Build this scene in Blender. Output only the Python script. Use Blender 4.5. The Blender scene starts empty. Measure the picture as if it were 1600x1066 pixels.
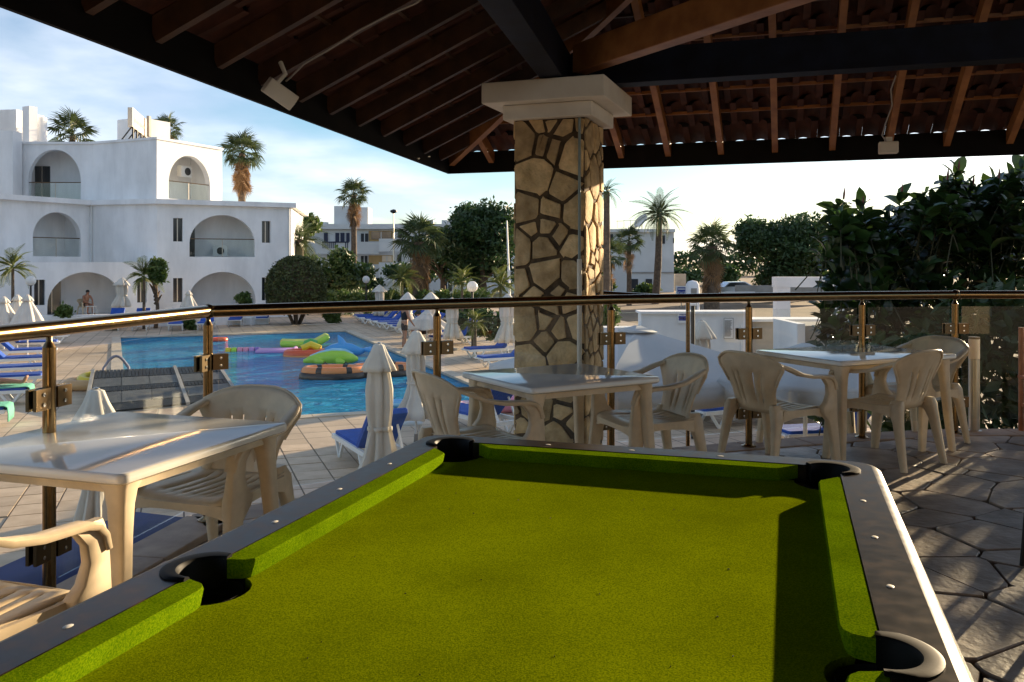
import bpy, bmesh, math, random
from mathutils import Vector, Matrix, noise as mnoise

# ------------------------------------------------------------------ camera, sky, sun, exposure
SC = bpy.context.scene
COL = SC.collection
F, HZ, EYE = 1350.0, 410.0, 1.40          # focal length and horizon (1600 px wide photograph), eye height above the terrace
cam = bpy.data.cameras.new('camera'); cam_o = bpy.data.objects.new('camera', cam); COL.objects.link(cam_o)
cam_o.location = (0, 0, EYE); cam_o.rotation_euler = (math.pi/2, 0, 0)
cam.sensor_width = 36; cam.lens = 36*F/1600; cam.shift_y = -(533-HZ)/1600
cam.clip_start = 0.05; cam.clip_end = 3000
SC.camera = cam_o

SUN_AZ, SUN_EL = math.radians(43), math.radians(9.2)
W = bpy.data.worlds.new('World'); SC.world = W; W.use_nodes = True
nt = W.node_tree; nt.nodes.clear()
def N(t, typ, **k):
    n = t.nodes.new(typ)
    for a, b in k.items(): setattr(n, a, b)
    return n
out = N(nt, 'ShaderNodeOutputWorld'); bg = N(nt, 'ShaderNodeBackground'); bg.inputs['Strength'].default_value = 0.084
sky = N(nt, 'ShaderNodeTexSky', sky_type='NISHITA', sun_disc=False, sun_elevation=SUN_EL, sun_rotation=SUN_AZ)
sky.air_density = 1.0; sky.dust_density = 0.4; sky.ozone_density = 3.0
tc = N(nt, 'ShaderNodeTexCoord'); sep = N(nt, 'ShaderNodeSeparateXYZ')
nt.links.new(tc.outputs['Generated'], sep.inputs[0])
add = N(nt, 'ShaderNodeMath', operation='ADD'); add.inputs[1].default_value = 0.16
nt.links.new(sep.outputs['Z'], add.inputs[0])
mx = N(nt, 'ShaderNodeMath', operation='MAXIMUM'); mx.inputs[1].default_value = 0.05
nt.links.new(add.outputs[0], mx.inputs[0])
dv = []
for ax in 'XY':
    d = N(nt, 'ShaderNodeMath', operation='DIVIDE'); nt.links.new(sep.outputs[ax], d.inputs[0]); nt.links.new(mx.outputs[0], d.inputs[1]); dv.append(d)
cmb = N(nt, 'ShaderNodeCombineXYZ'); nt.links.new(dv[0].outputs[0], cmb.inputs[0]); nt.links.new(dv[1].outputs[0], cmb.inputs[1])
cmb.inputs[2].default_value = 3.3
nz = N(nt, 'ShaderNodeTexNoise'); nz.inputs['Scale'].default_value = 0.75; nz.inputs['Detail'].default_value = 9; nz.inputs['Roughness'].default_value = 0.52
nt.links.new(cmb.outputs[0], nz.inputs['Vector'])
ramp = N(nt, 'ShaderNodeValToRGB'); ramp.color_ramp.elements[0].position = 0.42; ramp.color_ramp.elements[1].position = 0.60
nt.links.new(nz.outputs['Fac'], ramp.inputs[0])
nz2 = N(nt, 'ShaderNodeTexNoise'); nz2.inputs['Scale'].default_value = 1.9; nz2.inputs['Detail'].default_value = 6
nt.links.new(cmb.outputs[0], nz2.inputs['Vector'])
cr2 = N(nt, 'ShaderNodeValToRGB')
cr2.color_ramp.elements[0].position = 0.35; cr2.color_ramp.elements[0].color = (2.3, 2.5, 3.0, 1)
cr2.color_ramp.elements[1].position = 0.68; cr2.color_ramp.elements[1].color = (4.3, 4.2, 4.3, 1)
nt.links.new(nz2.outputs['Fac'], cr2.inputs[0])
half = N(nt, 'ShaderNodeMix', data_type='RGBA', blend_type='MULTIPLY'); half.inputs[0].default_value = 1
nt.links.new(sky.outputs[0], half.inputs[6]); half.inputs[7].default_value = (0.42, 0.42, 0.46, 1)
cc = N(nt, 'ShaderNodeMix', data_type='RGBA', blend_type='ADD'); cc.inputs[0].default_value = 1
nt.links.new(half.outputs[2], cc.inputs[6]); nt.links.new(cr2.outputs[0], cc.inputs[7])
mm = N(nt, 'ShaderNodeMath', operation='MULTIPLY'); mm.inputs[1].default_value = 0.88; nt.links.new(ramp.outputs[0], mm.inputs[0])
mixc = N(nt, 'ShaderNodeMix', data_type='RGBA'); nt.links.new(mm.outputs[0], mixc.inputs[0])
nt.links.new(sky.outputs[0], mixc.inputs[6]); nt.links.new(cc.outputs[2], mixc.inputs[7])
nt.links.new(mixc.outputs[2], bg.inputs[0]); nt.links.new(bg.outputs[0], out.inputs[0])

SUND = Vector((math.sin(SUN_AZ)*math.cos(SUN_EL), math.cos(SUN_AZ)*math.cos(SUN_EL), math.sin(SUN_EL)))
sl = bpy.data.lights.new('sun', 'SUN'); sl.energy = 5.0; sl.angle = math.radians(0.55); sl.color = (1.0, 0.77, 0.49)
so = bpy.data.objects.new('sun', sl); COL.objects.link(so); so.rotation_euler = SUND.to_track_quat('Z', 'Y').to_euler()
so.location = (20, 20, 12)

SC.view_settings.view_transform = 'Standard'; SC.view_settings.look = 'None'
SC.view_settings.exposure = 1.42; SC.view_settings.gamma = 1.0; SC.view_settings.use_curve_mapping = False

# ------------------------------------------------------------------ helpers
R = math.radians
def G(px, py, z):                       # point of the plane at height z seen at a pixel of the photograph
    Y = F*(EYE-z)/(py-HZ); return Vector(((px-800)*Y/F, Y, z))
def AY(px, py, Y):                      # point at distance Y
    return Vector(((px-800)*Y/F, Y, EYE-(py-HZ)*Y/F))
DZ = -1.7                               # level of the pool deck

def socket(n, names):
    for s in names:
        if s in n.inputs: return n.inputs[s]
MATS = {}
def mat(name, col, rough=0.5, metal=0.0, spec=0.5, col2=None, vscale=3.0, vlo=0.35, vhi=0.65, bump=0.0, bscale=60.0, bdist=0.01,
        rand=0.0, coat=0.0, sheen=0.0, sheen_tint=None, trans=0.0, detail=4.0, mott=None, emit=None, rough2=None):
    if name in MATS: return MATS[name]
    m = bpy.data.materials.new(name); m.use_nodes = True; t = m.node_tree
    b = t.nodes['Principled BSDF']; MATS[name] = m
    c4 = (*col, 1)
    b.inputs['Base Color'].default_value = c4; b.inputs['Roughness'].default_value = rough; b.inputs['Metallic'].default_value = metal
    b.inputs['Specular IOR Level'].default_value = spec
    if coat: b.inputs['Coat Weight'].default_value = coat; b.inputs['Coat Roughness'].default_value = 0.08
    if sheen:
        b.inputs['Sheen Weight'].default_value = sheen; b.inputs['Sheen Roughness'].default_value = 0.45
        b.inputs['Sheen Tint'].default_value = (*(sheen_tint or (1, 1, 1)), 1)
    tcn = t.nodes.new('ShaderNodeTexCoord'); src = None
    if col2:
        n = t.nodes.new('ShaderNodeTexNoise'); n.inputs['Scale'].default_value = vscale; n.inputs['Detail'].default_value = detail
        t.links.new(tcn.outputs['Object'], n.inputs['Vector'])
        r = t.nodes.new('ShaderNodeValToRGB'); r.color_ramp.elements[0].position = vlo; r.color_ramp.elements[1].position = vhi
        r.color_ramp.elements[0].color = c4; r.color_ramp.elements[1].color = (*col2, 1)
        t.links.new(n.outputs['Fac'], r.inputs[0]); src = r.outputs[0]
        if rough2 is not None:
            mr = t.nodes.new('ShaderNodeMapRange'); mr.inputs[3].default_value = rough; mr.inputs[4].default_value = rough2
            t.links.new(n.outputs['Fac'], mr.inputs[0]); t.links.new(mr.outputs[0], b.inputs['Roughness'])
    if rand:
        oi = t.nodes.new('ShaderNodeObjectInfo'); mr = t.nodes.new('ShaderNodeMapRange')
        mr.inputs[3].default_value = 1-rand; mr.inputs[4].default_value = 1+rand
        t.links.new(oi.outputs['Random'], mr.inputs[0])
        hs = t.nodes.new('ShaderNodeHueSaturation'); t.links.new(mr.outputs[0], hs.inputs['Value'])
        hs.inputs['Color'].default_value = c4
        if src: t.links.new(src, hs.inputs['Color'])
        src = hs.outputs[0]
    if mott:                            # large soft patches of dirt, wear and fading: (scale, darkest, stretch in z)
        mp = t.nodes.new('ShaderNodeMapping'); mp.inputs['Scale'].default_value = (1, 1, mott[2] if len(mott) > 2 else 1)
        n = t.nodes.new('ShaderNodeTexNoise'); n.inputs['Scale'].default_value = mott[0]; n.inputs['Detail'].default_value = 9; n.inputs['Roughness'].default_value = .62
        t.links.new(tcn.outputs['Object'], mp.inputs[0]); t.links.new(mp.outputs[0], n.inputs['Vector'])
        r = t.nodes.new('ShaderNodeMapRange'); r.inputs[1].default_value = .36; r.inputs[2].default_value = .60; r.inputs[3].default_value = mott[1]; r.inputs[4].default_value = 1.0
        t.links.new(n.outputs['Fac'], r.inputs[0]); mm2 = t.nodes.new('ShaderNodeMix'); mm2.data_type = 'RGBA'; mm2.blend_type = 'MULTIPLY'; mm2.inputs[0].default_value = 1
        mm2.inputs[6].default_value = c4
        if src: t.links.new(src, mm2.inputs[6])
        t.links.new(r.outputs[0], mm2.inputs[7]); src = mm2.outputs[2]
    if src: t.links.new(src, b.inputs['Base Color'])
    if bump:
        n = t.nodes.new('ShaderNodeTexNoise'); n.inputs['Scale'].default_value = bscale; n.inputs['Detail'].default_value = 5
        t.links.new(tcn.outputs['Object'], n.inputs['Vector'])
        bp = t.nodes.new('ShaderNodeBump'); bp.inputs['Strength'].default_value = bump; bp.inputs['Distance'].default_value = bdist
        t.links.new(n.outputs['Fac'], bp.inputs['Height']); t.links.new(bp.outputs[0], b.inputs['Normal'])
    if trans:                           # thin leaf or cloth that lets light through
        o = t.nodes['Material Output']; tr = t.nodes.new('ShaderNodeBsdfTranslucent'); ms = t.nodes.new('ShaderNodeMixShader')
        ms.inputs[0].default_value = trans; tr.inputs[0].default_value = c4
        if src: t.links.new(src, tr.inputs[0])
        t.links.new(b.outputs[0], ms.inputs[1]); t.links.new(tr.outputs[0], ms.inputs[2]); t.links.new(ms.outputs[0], o.inputs[0])
    if emit:
        b.inputs['Emission Color'].default_value = (*emit[:3], 1); b.inputs['Emission Strength'].default_value = emit[3]
    return m

class MB:
    def __init__(s): s.v = []; s.f = []; s.mi = []; s.cur = 0
    def add(s, vs, fs):
        o = len(s.v); s.v += [tuple(a) for a in vs]; s.f += [tuple(i+o for i in f) for f in fs]; s.mi += [s.cur]*len(fs); return s
    def hexa(s, p):                     # 8 corners: bottom 4 ccw, top 4
        return s.add(p, [(3,2,1,0),(4,5,6,7),(0,1,5,4),(1,2,6,5),(2,3,7,6),(3,0,4,7)])
    def box(s, c, d, rz=0.0):
        hx, hy, hz = d[0]/2, d[1]/2, d[2]/2; m = Matrix.Rotation(rz, 3, 'Z'); c = Vector(c)
        return s.hexa([c+m@Vector((x*hx, y*hy, z*hz)) for z in (-1, 1) for x, y in ((-1,-1),(1,-1),(1,1),(-1,1))])
    def beam(s, a, b, w, h, up=Vector((0,0,1))):   # rectangular bar from a to b, w across, h along up
        a, b = Vector(a), Vector(b); d = (b-a).normalized(); sd = d.cross(up).normalized(); u = sd.cross(d).normalized()
        q = []
        for p in (a, b): q += [p-sd*w/2-u*h/2, p+sd*w/2-u*h/2, p+sd*w/2+u*h/2, p-sd*w/2+u*h/2]
        return s.add(q, [(0,1,2,3),(7,6,5,4),(0,4,5,1),(1,5,6,2),(2,6,7,3),(3,7,4,0)])
    def tube(s, pts, r, n=10, cap=True):
        pts = [Vector(p) for p in pts]; k = len(pts); rs = r if isinstance(r, (list, tuple)) else [r]*k
        vs = []; prev = None
        for i, p in enumerate(pts):
            d = (pts[min(i+1, k-1)]-pts[max(i-1, 0)]).normalized()
            if prev is None:
                a = Vector((0,0,1)) if abs(d.z) < .9 else Vector((1,0,0)); x = d.cross(a).normalized()
            else:
                x = (prev-d*prev.dot(d)).normalized()
            prev = x; y = d.cross(x)
            vs += [p+(x*math.cos(2*math.pi*j/n)+y*math.sin(2*math.pi*j/n))*rs[i] for j in range(n)]
        fs = [(i*n+j, i*n+(j+1)%n, (i+1)*n+(j+1)%n, (i+1)*n+j) for i in range(k-1) for j in range(n)]
        if cap: fs += [tuple(range(n))[::-1], tuple((k-1)*n+j for j in range(n))]
        return s.add(vs, fs)
    def loft(s, rings, cap=True, closed=True):
        n = len(rings[0]); k = len(rings); vs = [p for r in rings for p in r]; m = n if closed else n-1
        fs = [(i*n+j, i*n+(j+1)%n, (i+1)*n+(j+1)%n, (i+1)*n+j) for i in range(k-1) for j in range(m)]
        if cap and closed: fs += [tuple(range(n))[::-1], tuple((k-1)*n+j for j in range(n))]
        return s.add(vs, fs)
    def lathe(s, prof, n=16, c=(0,0,0), fold=None):
        c = Vector(c); rings = []
        for (r, z) in prof:
            rings.append([c+Vector((r*math.cos(2*math.pi*j/n), r*math.sin(2*math.pi*j/n), z)) for j in range(n)])
        return s.loft(rings)
    def prism(s, poly, ext):            # flat polygon (3d points, ccw seen from ext side) pushed along ext
        poly = [Vector(p) for p in poly]; ext = Vector(ext); n = len(poly)
        return s.add(poly+[p+ext for p in poly], [tuple(range(n))[::-1], tuple(range(n, 2*n))]+[(i, (i+1) % n, n+(i+1) % n, n+i) for i in range(n)])
    def quad(s, a, b, c, d): return s.add([a,b,c,d], [(0,1,2,3)])
    def mesh(s, name, mats, smooth=None):
        me = bpy.data.meshes.new(name); me.from_pydata(s.v, [], s.f)
        for m in (mats if isinstance(mats, (list, tuple)) else [mats]): me.materials.append(m)
        if len(set(s.mi)) > 1: me.polygons.foreach_set('material_index', s.mi)
        if smooth is not None:
            me.polygons.foreach_set('use_smooth', [True]*len(me.polygons))
            if smooth < 180: me.set_sharp_from_angle(angle=R(smooth))
        me.update(); return me
    def build(s, name, mats, parent=None, smooth=None, bevel=0.0, solid=0.0, subsurf=0):
        return link(name, s.mesh(name, mats, smooth), parent, bevel, solid, subsurf)
def link(name, me, parent=None, bevel=0.0, solid=0.0, subsurf=0):
    o = bpy.data.objects.new(name, me); COL.objects.link(o)
    if parent: o.parent = parent; o.matrix_parent_inverse = world(parent).inverted()
    if solid:
        m = o.modifiers.new('solid', 'SOLIDIFY'); m.thickness = solid; m.offset = 0
    if bevel:
        m = o.modifiers.new('bevel', 'BEVEL'); m.width = bevel; m.segments = 2; m.limit_method = 'ANGLE'; m.angle_limit = R(40)
    if subsurf:
        m = o.modifiers.new('sub', 'SUBSURF'); m.levels = subsurf; m.render_levels = subsurf
    return o
def world(o):
    m = o.matrix_basis.copy()
    if o.parent: m = world(o.parent) @ o.matrix_parent_inverse @ m
    return m
def tag(o, label=None, cat=None, group=None, kind=None):
    if label: o['label'] = label
    if cat: o['category'] = cat
    if group: o['group'] = group
    if kind: o['kind'] = kind
    return o
def thing(name, label, cat, loc=(0,0,0), rz=0.0, group=None):
    o = bpy.data.objects.new(name, None); COL.objects.link(o); o.location = loc; o.rotation_euler = (0,0,rz); o.empty_display_size = .1
    return tag(o, label, cat, group)
def dup(root, loc=None, rz=None, label=None, group=None, parent=None, scale=None):
    r = root.copy(); COL.objects.link(r)
    if loc is not None: r.location = loc
    if rz is not None: r.rotation_euler = (0,0,rz)
    if scale is not None: r.scale = scale if isinstance(scale, tuple) else (scale,)*3
    if label: r['label'] = label
    if group: r['group'] = group
    def kids(a, b):
        for ch in CH.get(a.name, list(a.children)):
            c = ch.copy(); COL.objects.link(c); c.parent = b; kids(ch, c)
    kids(root, r); return r
CH = {}
def keep(root):                         # remember the parts of a prototype (children look-ups are slow in big scenes)
    CH[root.name] = list(root.children)
    for c in root.children: CH[c.name] = list(c.children)
    return root
def rrect(hx, hy, r, z, n=4, cx=0, cy=0):          # rounded rectangle loop
    p = []
    for k, (sx, sy) in enumerate(((1,1),(-1,1),(-1,-1),(1,-1))):
        for i in range(n+1):
            a = math.pi/2*(k+i/n); p.append(Vector((cx+sx*(hx-r)+r*math.cos(a), cy+sy*(hy-r)+r*math.sin(a), z)))
    return p
def clip(poly, nx, ny, d):              # keep nx*x+ny*y <= d
    o = []
    for i in range(len(poly)):
        a, b = poly[i], poly[(i+1) % len(poly)]
        da, db = nx*a[0]+ny*a[1]-d, nx*b[0]+ny*b[1]-d
        if da <= 0: o.append(a)
        if da*db < 0:
            t = da/(da-db); o.append((a[0]+(b[0]-a[0])*t, a[1]+(b[1]-a[1])*t))
    return o
def voronoi(seeds, region, gap):        # crazy-paving cells inside a convex region
    cells = []
    for i, s in enumerate(seeds):
        c = list(region)
        for j, q in enumerate(seeds):
            if i == j: continue
            dx, dy = q[0]-s[0], q[1]-s[1]; L = math.hypot(dx, dy)
            if L > 2.2 or L < 1e-6: continue
            nx, ny = dx/L, dy/L
            c = clip(c, nx, ny, nx*(s[0]+q[0])/2+ny*(s[1]+q[1])/2-gap/2)
            if len(c) < 3: break
        if len(c) >= 3: cells.append(c)
    return cells
def round_poly(c, k=.25):               # blunt the corners of a stone
    o = []
    n = len(c)
    for i in range(n):
        a, b, d = c[i-1], c[i], c[(i+1) % n]
        o.append((b[0]+(a[0]-b[0])*k*.5, b[1]+(a[1]-b[1])*k*.5)); o.append((b[0]+(d[0]-b[0])*k*.5, b[1]+(d[1]-b[1])*k*.5))
    return o
def poisson(rng, x0, x1, y0, y1, dmin, tries):
    pts = []
    for _ in range(tries):
        p = (rng.uniform(x0, x1), rng.uniform(y0, y1))
        if all((p[0]-q[0])**2+(p[1]-q[1])**2 > dmin*dmin for q in pts): pts.append(p)
    return pts

# ------------------------------------------------------------------ materials
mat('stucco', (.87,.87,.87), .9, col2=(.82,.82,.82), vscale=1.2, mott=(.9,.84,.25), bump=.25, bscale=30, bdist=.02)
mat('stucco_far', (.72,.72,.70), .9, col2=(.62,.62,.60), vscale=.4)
mat('plastic', (.80,.66,.46), .34, spec=.5, col2=(.72,.58,.39), vscale=6, mott=(5,.80), bump=.06, bscale=220, bdist=.002, rough2=.5)
mat('table_plastic', (.87,.85,.79), .05, spec=.6, col2=(.85,.82,.75), vscale=3, rough2=.11, mott=(2.5,.93))
mat('bronze', (.30,.205,.10), .20, metal=1.0, col2=(.24,.16,.075), vscale=40, bump=.02, bscale=400, bdist=.001)
mat('bronze_dark', (.16,.11,.06), .35, metal=1.0)
mat('steel', (.55,.5,.44), .3, metal=1.0)
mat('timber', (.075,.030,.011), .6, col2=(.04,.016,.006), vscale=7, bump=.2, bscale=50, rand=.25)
mat('timber_lit', (.34,.145,.045), .5, col2=(.22,.085,.025), vscale=6, bump=.2, bscale=40)  # lit copy of timber, light on the front slope put into the colour
mat('beam_blue', (.008,.011,.024), .6, spec=.15, col2=(.005,.006,.012), vscale=5, bump=.15, bscale=40)
mat('fascia', (.004,.004,.0045), .7, spec=.12, col2=(.007,.006,.006), vscale=4)
mat('roof_tile', (.075,.022,.012), .8, col2=(.045,.014,.008), vscale=8, rand=.3, bump=.2, bscale=40)
mat('cap_white', (.74,.70,.62), .8, col2=(.66,.61,.53), vscale=4, bump=.1, bscale=60)
mat('mortar', (.12,.078,.042), .95, col2=(.05,.032,.018), vscale=14, bump=.6, bscale=70, bdist=.01)
mat('column_stone', (.72,.51,.27), .85, col2=(.50,.33,.15), vscale=9, mott=(6,.66), detail=8, bump=.7, bscale=45, bdist=.016, rand=.30)
mat('flag', (.46,.35,.26), .36, col2=(.28,.21,.155), vscale=5, bump=.5, bscale=22, bdist=.012, rand=.34, rough2=.62, detail=8, mott=(1.4,.55))
mat('grout', (.13,.105,.085), .9, col2=(.24,.195,.155), vscale=30, bump=.4, bscale=80)
mat('kerb', (.40,.29,.20), .7, col2=(.30,.21,.15), vscale=8, bump=.3, bscale=60)
mat('deck_tile', (.64,.48,.33), .6, col2=(.52,.38,.25), vscale=3, bump=.25, bscale=40, bdist=.006, rand=.12, detail=7)
mat('coping', (.64,.52,.38), .6, col2=(.46,.39,.30), vscale=4, bump=.2, bscale=30)
mat('earth', (.26,.18,.11), .95, col2=(.16,.115,.07), vscale=.25, bump=.4, bscale=3, bdist=.1, detail=8)
mat('asphalt', (.06,.06,.062), .9, col2=(.045,.045,.047), vscale=1)
mat('white_plastic', (.80,.80,.78), .4)
mat('pad_blue', (.015,.085,.42), .75, col2=(.012,.065,.33), vscale=6, bump=.15, bscale=120, bdist=.004)
mat('awning_blue', (.008,.03,.20), .7, col2=(.006,.022,.15), vscale=4)
mat('towel_green', (.12,.42,.28), .9, col2=(.16,.5,.36), vscale=20, bump=.4, bscale=200)
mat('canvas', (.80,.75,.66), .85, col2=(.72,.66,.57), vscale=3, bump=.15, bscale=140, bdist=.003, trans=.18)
mat('canvas_shaded', (.60,.63,.66), .85, col2=(.55,.58,.61), vscale=2, trans=.12)  # white parasol canvas with its grey-blue shade put into the colour
mat('cloth_green', (.105,.155,.0015), .92, spec=.0, mott=(3.2,.74), col2=(.27,.335,.003), vscale=330, vlo=.32, vhi=.68, bump=.6, bscale=900, bdist=.002, sheen=.0, sheen_tint=(1,.78,.06), detail=3)
mat('cushion_green', (.075,.165,.002), .9, spec=.0, mott=(7,.74), col2=(.20,.30,.004), vscale=330, bump=.5, bscale=900, bdist=.003, sheen=.0, sheen_tint=(1,.8,.06))
mat('laminate', (.010,.007,.006), .24, spec=.22, col2=(.055,.030,.016), vscale=30, vlo=.46, vhi=.74, detail=10, rough2=.40, mott=(5,.5))
mat('black_plastic', (.004,.004,.004), .55, spec=.12)
mat('pocket_black', (.002,.002,.002), .9)
mat('sight', (.75,.72,.66), .4)
mat('chrome', (.7,.68,.64), .18, metal=1.0)
mat('bark', (.13,.085,.05), .95, col2=(.07,.045,.028), vscale=9, bump=.8, bscale=14, bdist=.05)
mat('palm_bark', (.17,.125,.085), .95, col2=(.09,.065,.045), vscale=6, bump=.8, bscale=9, bdist=.08)
mat('leaf_dark', (.028,.062,.018), .5, col2=(.05,.095,.026), vscale=.9, trans=.25)
mat('leaf_mid', (.06,.105,.022), .5, col2=(.10,.15,.03), vscale=1.2, trans=.3)
mat('leaf_topiary', (.055,.07,.020), .6, col2=(.11,.12,.032), vscale=2.5, trans=.2)
mat('leaf_palm', (.055,.085,.028), .5, col2=(.09,.12,.035), vscale=2, trans=.25, rand=.25)
mat('leaf_dry', (.34,.21,.10), .8, col2=(.25,.145,.07), vscale=3, trans=.2, rand=.2)
mat('leaf_rubber', (.022,.055,.014), .3, col2=(.05,.095,.02), vscale=2, trans=.36, rand=.45)
mat('leaf_bud', (.20,.05,.03), .4, trans=.2)
mat('skin', (.42,.21,.13), .55, col2=(.36,.17,.10), vscale=8)
mat('dark_cloth', (.012,.012,.016), .85)
mat('navy_cloth', (.014,.018,.035), .85)
mat('hair', (.012,.009,.007), .6)
mat('dark_glass', (.03,.035,.04), .12, spec=.7)
mat('dark_void', (.02,.022,.026), .6)
mat('navy_paint', (.015,.022,.055), .5)
mat('ac_white', (.62,.62,.60), .5)
mat('globe', (.86,.85,.82), .25, trans=.35)
mat('black_metal', (.012,.012,.012), .45)
mat('tan_wall', (.50,.33,.14), .85, col2=(.44,.28,.12), vscale=2)
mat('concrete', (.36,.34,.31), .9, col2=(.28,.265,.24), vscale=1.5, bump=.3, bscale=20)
mat('mosaic_dark', (.014,.018,.022), .6, spec=.25, rand=.4)
mat('slate_tile', (.12,.12,.112), .6, spec=.3, col2=(.075,.078,.075), vscale=5, rand=.2)
mat('wood_chair', (.30,.10,.035), .4, col2=(.22,.07,.022), vscale=12)
mat('sign_blue', (.015,.045,.30), .5)
mat('sign_white', (.8,.8,.8), .5)
mat('ink', (.05,.05,.06), .7)
mat('board_cream', (.80,.66,.50), .7)
mat('board_red', (.55,.30,.20), .7)
mat('car_silver', (.5,.55,.62), .25, metal=.6, coat=.5)
mat('tyre', (.012,.012,.012), .8)
for nme, c in (('yellow', (.85,.62,.02)), ('lime', (.42,.72,.06)), ('pink', (.80,.30,.42)), ('lilac', (.55,.30,.62)), ('red', (.80,.10,.03)),
               ('orange', (.85,.28,.08)), ('sky', (.04,.33,.75)), ('purple', (.25,.14,.50)), ('ink', (.02,.018,.016)), ('pool', (.30,.62,.80)), ('leaf', (.05,.42,.08))):
    mat('vinyl_'+nme, c, .28, spec=.6)
def glass_mat():
    m = bpy.data.materials.new('rail_glass'); m.use_nodes = True; t = m.node_tree; t.nodes.clear()
    o = t.nodes.new('ShaderNodeOutputMaterial'); tr = t.nodes.new('ShaderNodeBsdfTransparent'); gl = t.nodes.new('ShaderNodeBsdfGlossy')
    lw = t.nodes.new('ShaderNodeLayerWeight'); lw.inputs[0].default_value = .5; pw = t.nodes.new('ShaderNodeMath'); pw.operation = 'POWER'; pw.inputs[1].default_value = 4.0
    fr = t.nodes.new('ShaderNodeMath'); fr.operation = 'MULTIPLY_ADD'; fr.inputs[1].default_value = .7; fr.inputs[2].default_value = .03
    t.links.new(lw.outputs['Facing'], pw.inputs[0]); t.links.new(pw.outputs[0], fr.inputs[0]); ms = t.nodes.new('ShaderNodeMixShader')
    tr.inputs[0].default_value = (.955,.975,.965,1); gl.inputs['Roughness'].default_value = .02; gl.inputs[0].default_value = (.9,.9,.9,1)
    t.links.new(fr.outputs[0], ms.inputs[0]); t.links.new(tr.outputs[0], ms.inputs[1]); t.links.new(gl.outputs[0], ms.inputs[2]); t.links.new(ms.outputs[0], o.inputs[0])
    MATS['rail_glass'] = m
glass_mat()
def water_mat():
    m = bpy.data.materials.new('pool_water'); m.use_nodes = True; t = m.node_tree; b = t.nodes['Principled BSDF']
    tcn = t.nodes.new('ShaderNodeTexCoord')
    n = t.nodes.new('ShaderNodeTexNoise'); n.inputs['Scale'].default_value = .35; n.inputs['Detail'].default_value = 3
    t.links.new(tcn.outputs['Object'], n.inputs['Vector'])
    r = t.nodes.new('ShaderNodeValToRGB'); r.color_ramp.elements[0].position = .3; r.color_ramp.elements[1].position = .7
    r.color_ramp.elements[0].color = (.010,.24,.52,1); r.color_ramp.elements[1].color = (.04,.40,.66,1)
    t.links.new(n.outputs['Fac'], r.inputs[0]); t.links.new(r.outputs[0], b.inputs['Base Color'])
    b.inputs['Roughness'].default_value = .05; b.inputs['Specular IOR Level'].default_value = .4; b.inputs['IOR'].default_value = 1.33
    mp = t.nodes.new('ShaderNodeMapping'); mp.inputs['Rotation'].default_value = (0,0,.5); mp.inputs['Scale'].default_value = (1,1.6,1)
    t.links.new(tcn.outputs['Object'], mp.inputs[0])
    w1 = t.nodes.new('ShaderNodeTexNoise'); w1.inputs['Scale'].default_value = 1.7; w1.inputs['Detail'].default_value = 5; w1.inputs['Roughness'].default_value = .6
    w1.inputs['Distortion'].default_value = .6
    t.links.new(mp.outputs[0], w1.inputs['Vector'])
    bp = t.nodes.new('ShaderNodeBump'); bp.inputs['Strength'].default_value = 1.0; bp.inputs['Distance'].default_value = .42
    t.links.new(w1.outputs['Fac'], bp.inputs['Height']); t.links.new(bp.outputs[0], b.inputs['Normal'])
    MATS['pool_water'] = m
water_mat()
def deck_mat(ang):
    m = bpy.data.materials.new('deck_paving'); m.use_nodes = True; t = m.node_tree; b = t.nodes['Principled BSDF']; b.inputs['Roughness'].default_value = .65
    tcn = t.nodes.new('ShaderNodeTexCoord'); mp = t.nodes.new('ShaderNodeMapping'); mp.inputs['Rotation'].default_value = (0,0,-ang)
    t.links.new(tcn.outputs['Object'], mp.inputs[0])
    br = t.nodes.new('ShaderNodeTexBrick'); br.offset = 0; br.squash = 1
    for k, v in (('Scale', 1), ('Brick Width', .5), ('Row Height', .5), ('Mortar Size', .011), ('Mortar Smooth', .1), ('Bias', 0)): br.inputs[k].default_value = v
    br.inputs['Color1'].default_value = (.65,.49,.34,1); br.inputs['Color2'].default_value = (.54,.40,.27,1); br.inputs['Mortar'].default_value = (.16,.12,.085,1)
    t.links.new(mp.outputs[0], br.inputs['Vector'])
    n = t.nodes.new('ShaderNodeTexNoise'); n.inputs['Scale'].default_value = .8; n.inputs['Detail'].default_value = 8
    t.links.new(tcn.outputs['Object'], n.inputs['Vector'])
    r = t.nodes.new('ShaderNodeMapRange'); r.inputs[1].default_value = .3; r.inputs[2].default_value = .7; r.inputs[3].default_value = .72; r.inputs[4].default_value = 1.1
    t.links.new(n.outputs['Fac'], r.inputs[0])
    mxn = t.nodes.new('ShaderNodeMix'); mxn.data_type = 'RGBA'; mxn.blend_type = 'MULTIPLY'; mxn.inputs[0].default_value = 1
    t.links.new(br.outputs['Color'], mxn.inputs[6]); t.links.new(r.outputs[0], mxn.inputs[7]); t.links.new(mxn.outputs[2], b.inputs['Base Color'])
    bp = t.nodes.new('ShaderNodeBump'); bp.inputs['Strength'].default_value = .4; bp.inputs['Distance'].default_value = .01; bp.invert = True
    t.links.new(br.outputs['Fac'], bp.inputs['Height']); t.links.new(bp.outputs[0], b.inputs['Normal'])
    MATS['deck_paving'] = m
M = MATS
rng = random.Random(7)
# ------------------------------------------------------------------ ground, deck, pool
PA = math.atan2(.355, .935); E1 = Vector((math.cos(PA), math.sin(PA), 0)); E2 = Vector((-math.sin(PA), math.cos(PA), 0))
deck_mat(PA)
b = MB(); b.quad((-900,-400,DZ-.09), (900,-400,DZ-.09), (900,1800,DZ-.09), (-900,1800,DZ-.09))
tag(b.build('ground', M['earth']), 'dry brown earth reaching out around the hotel grounds', 'ground', kind='structure')

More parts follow.
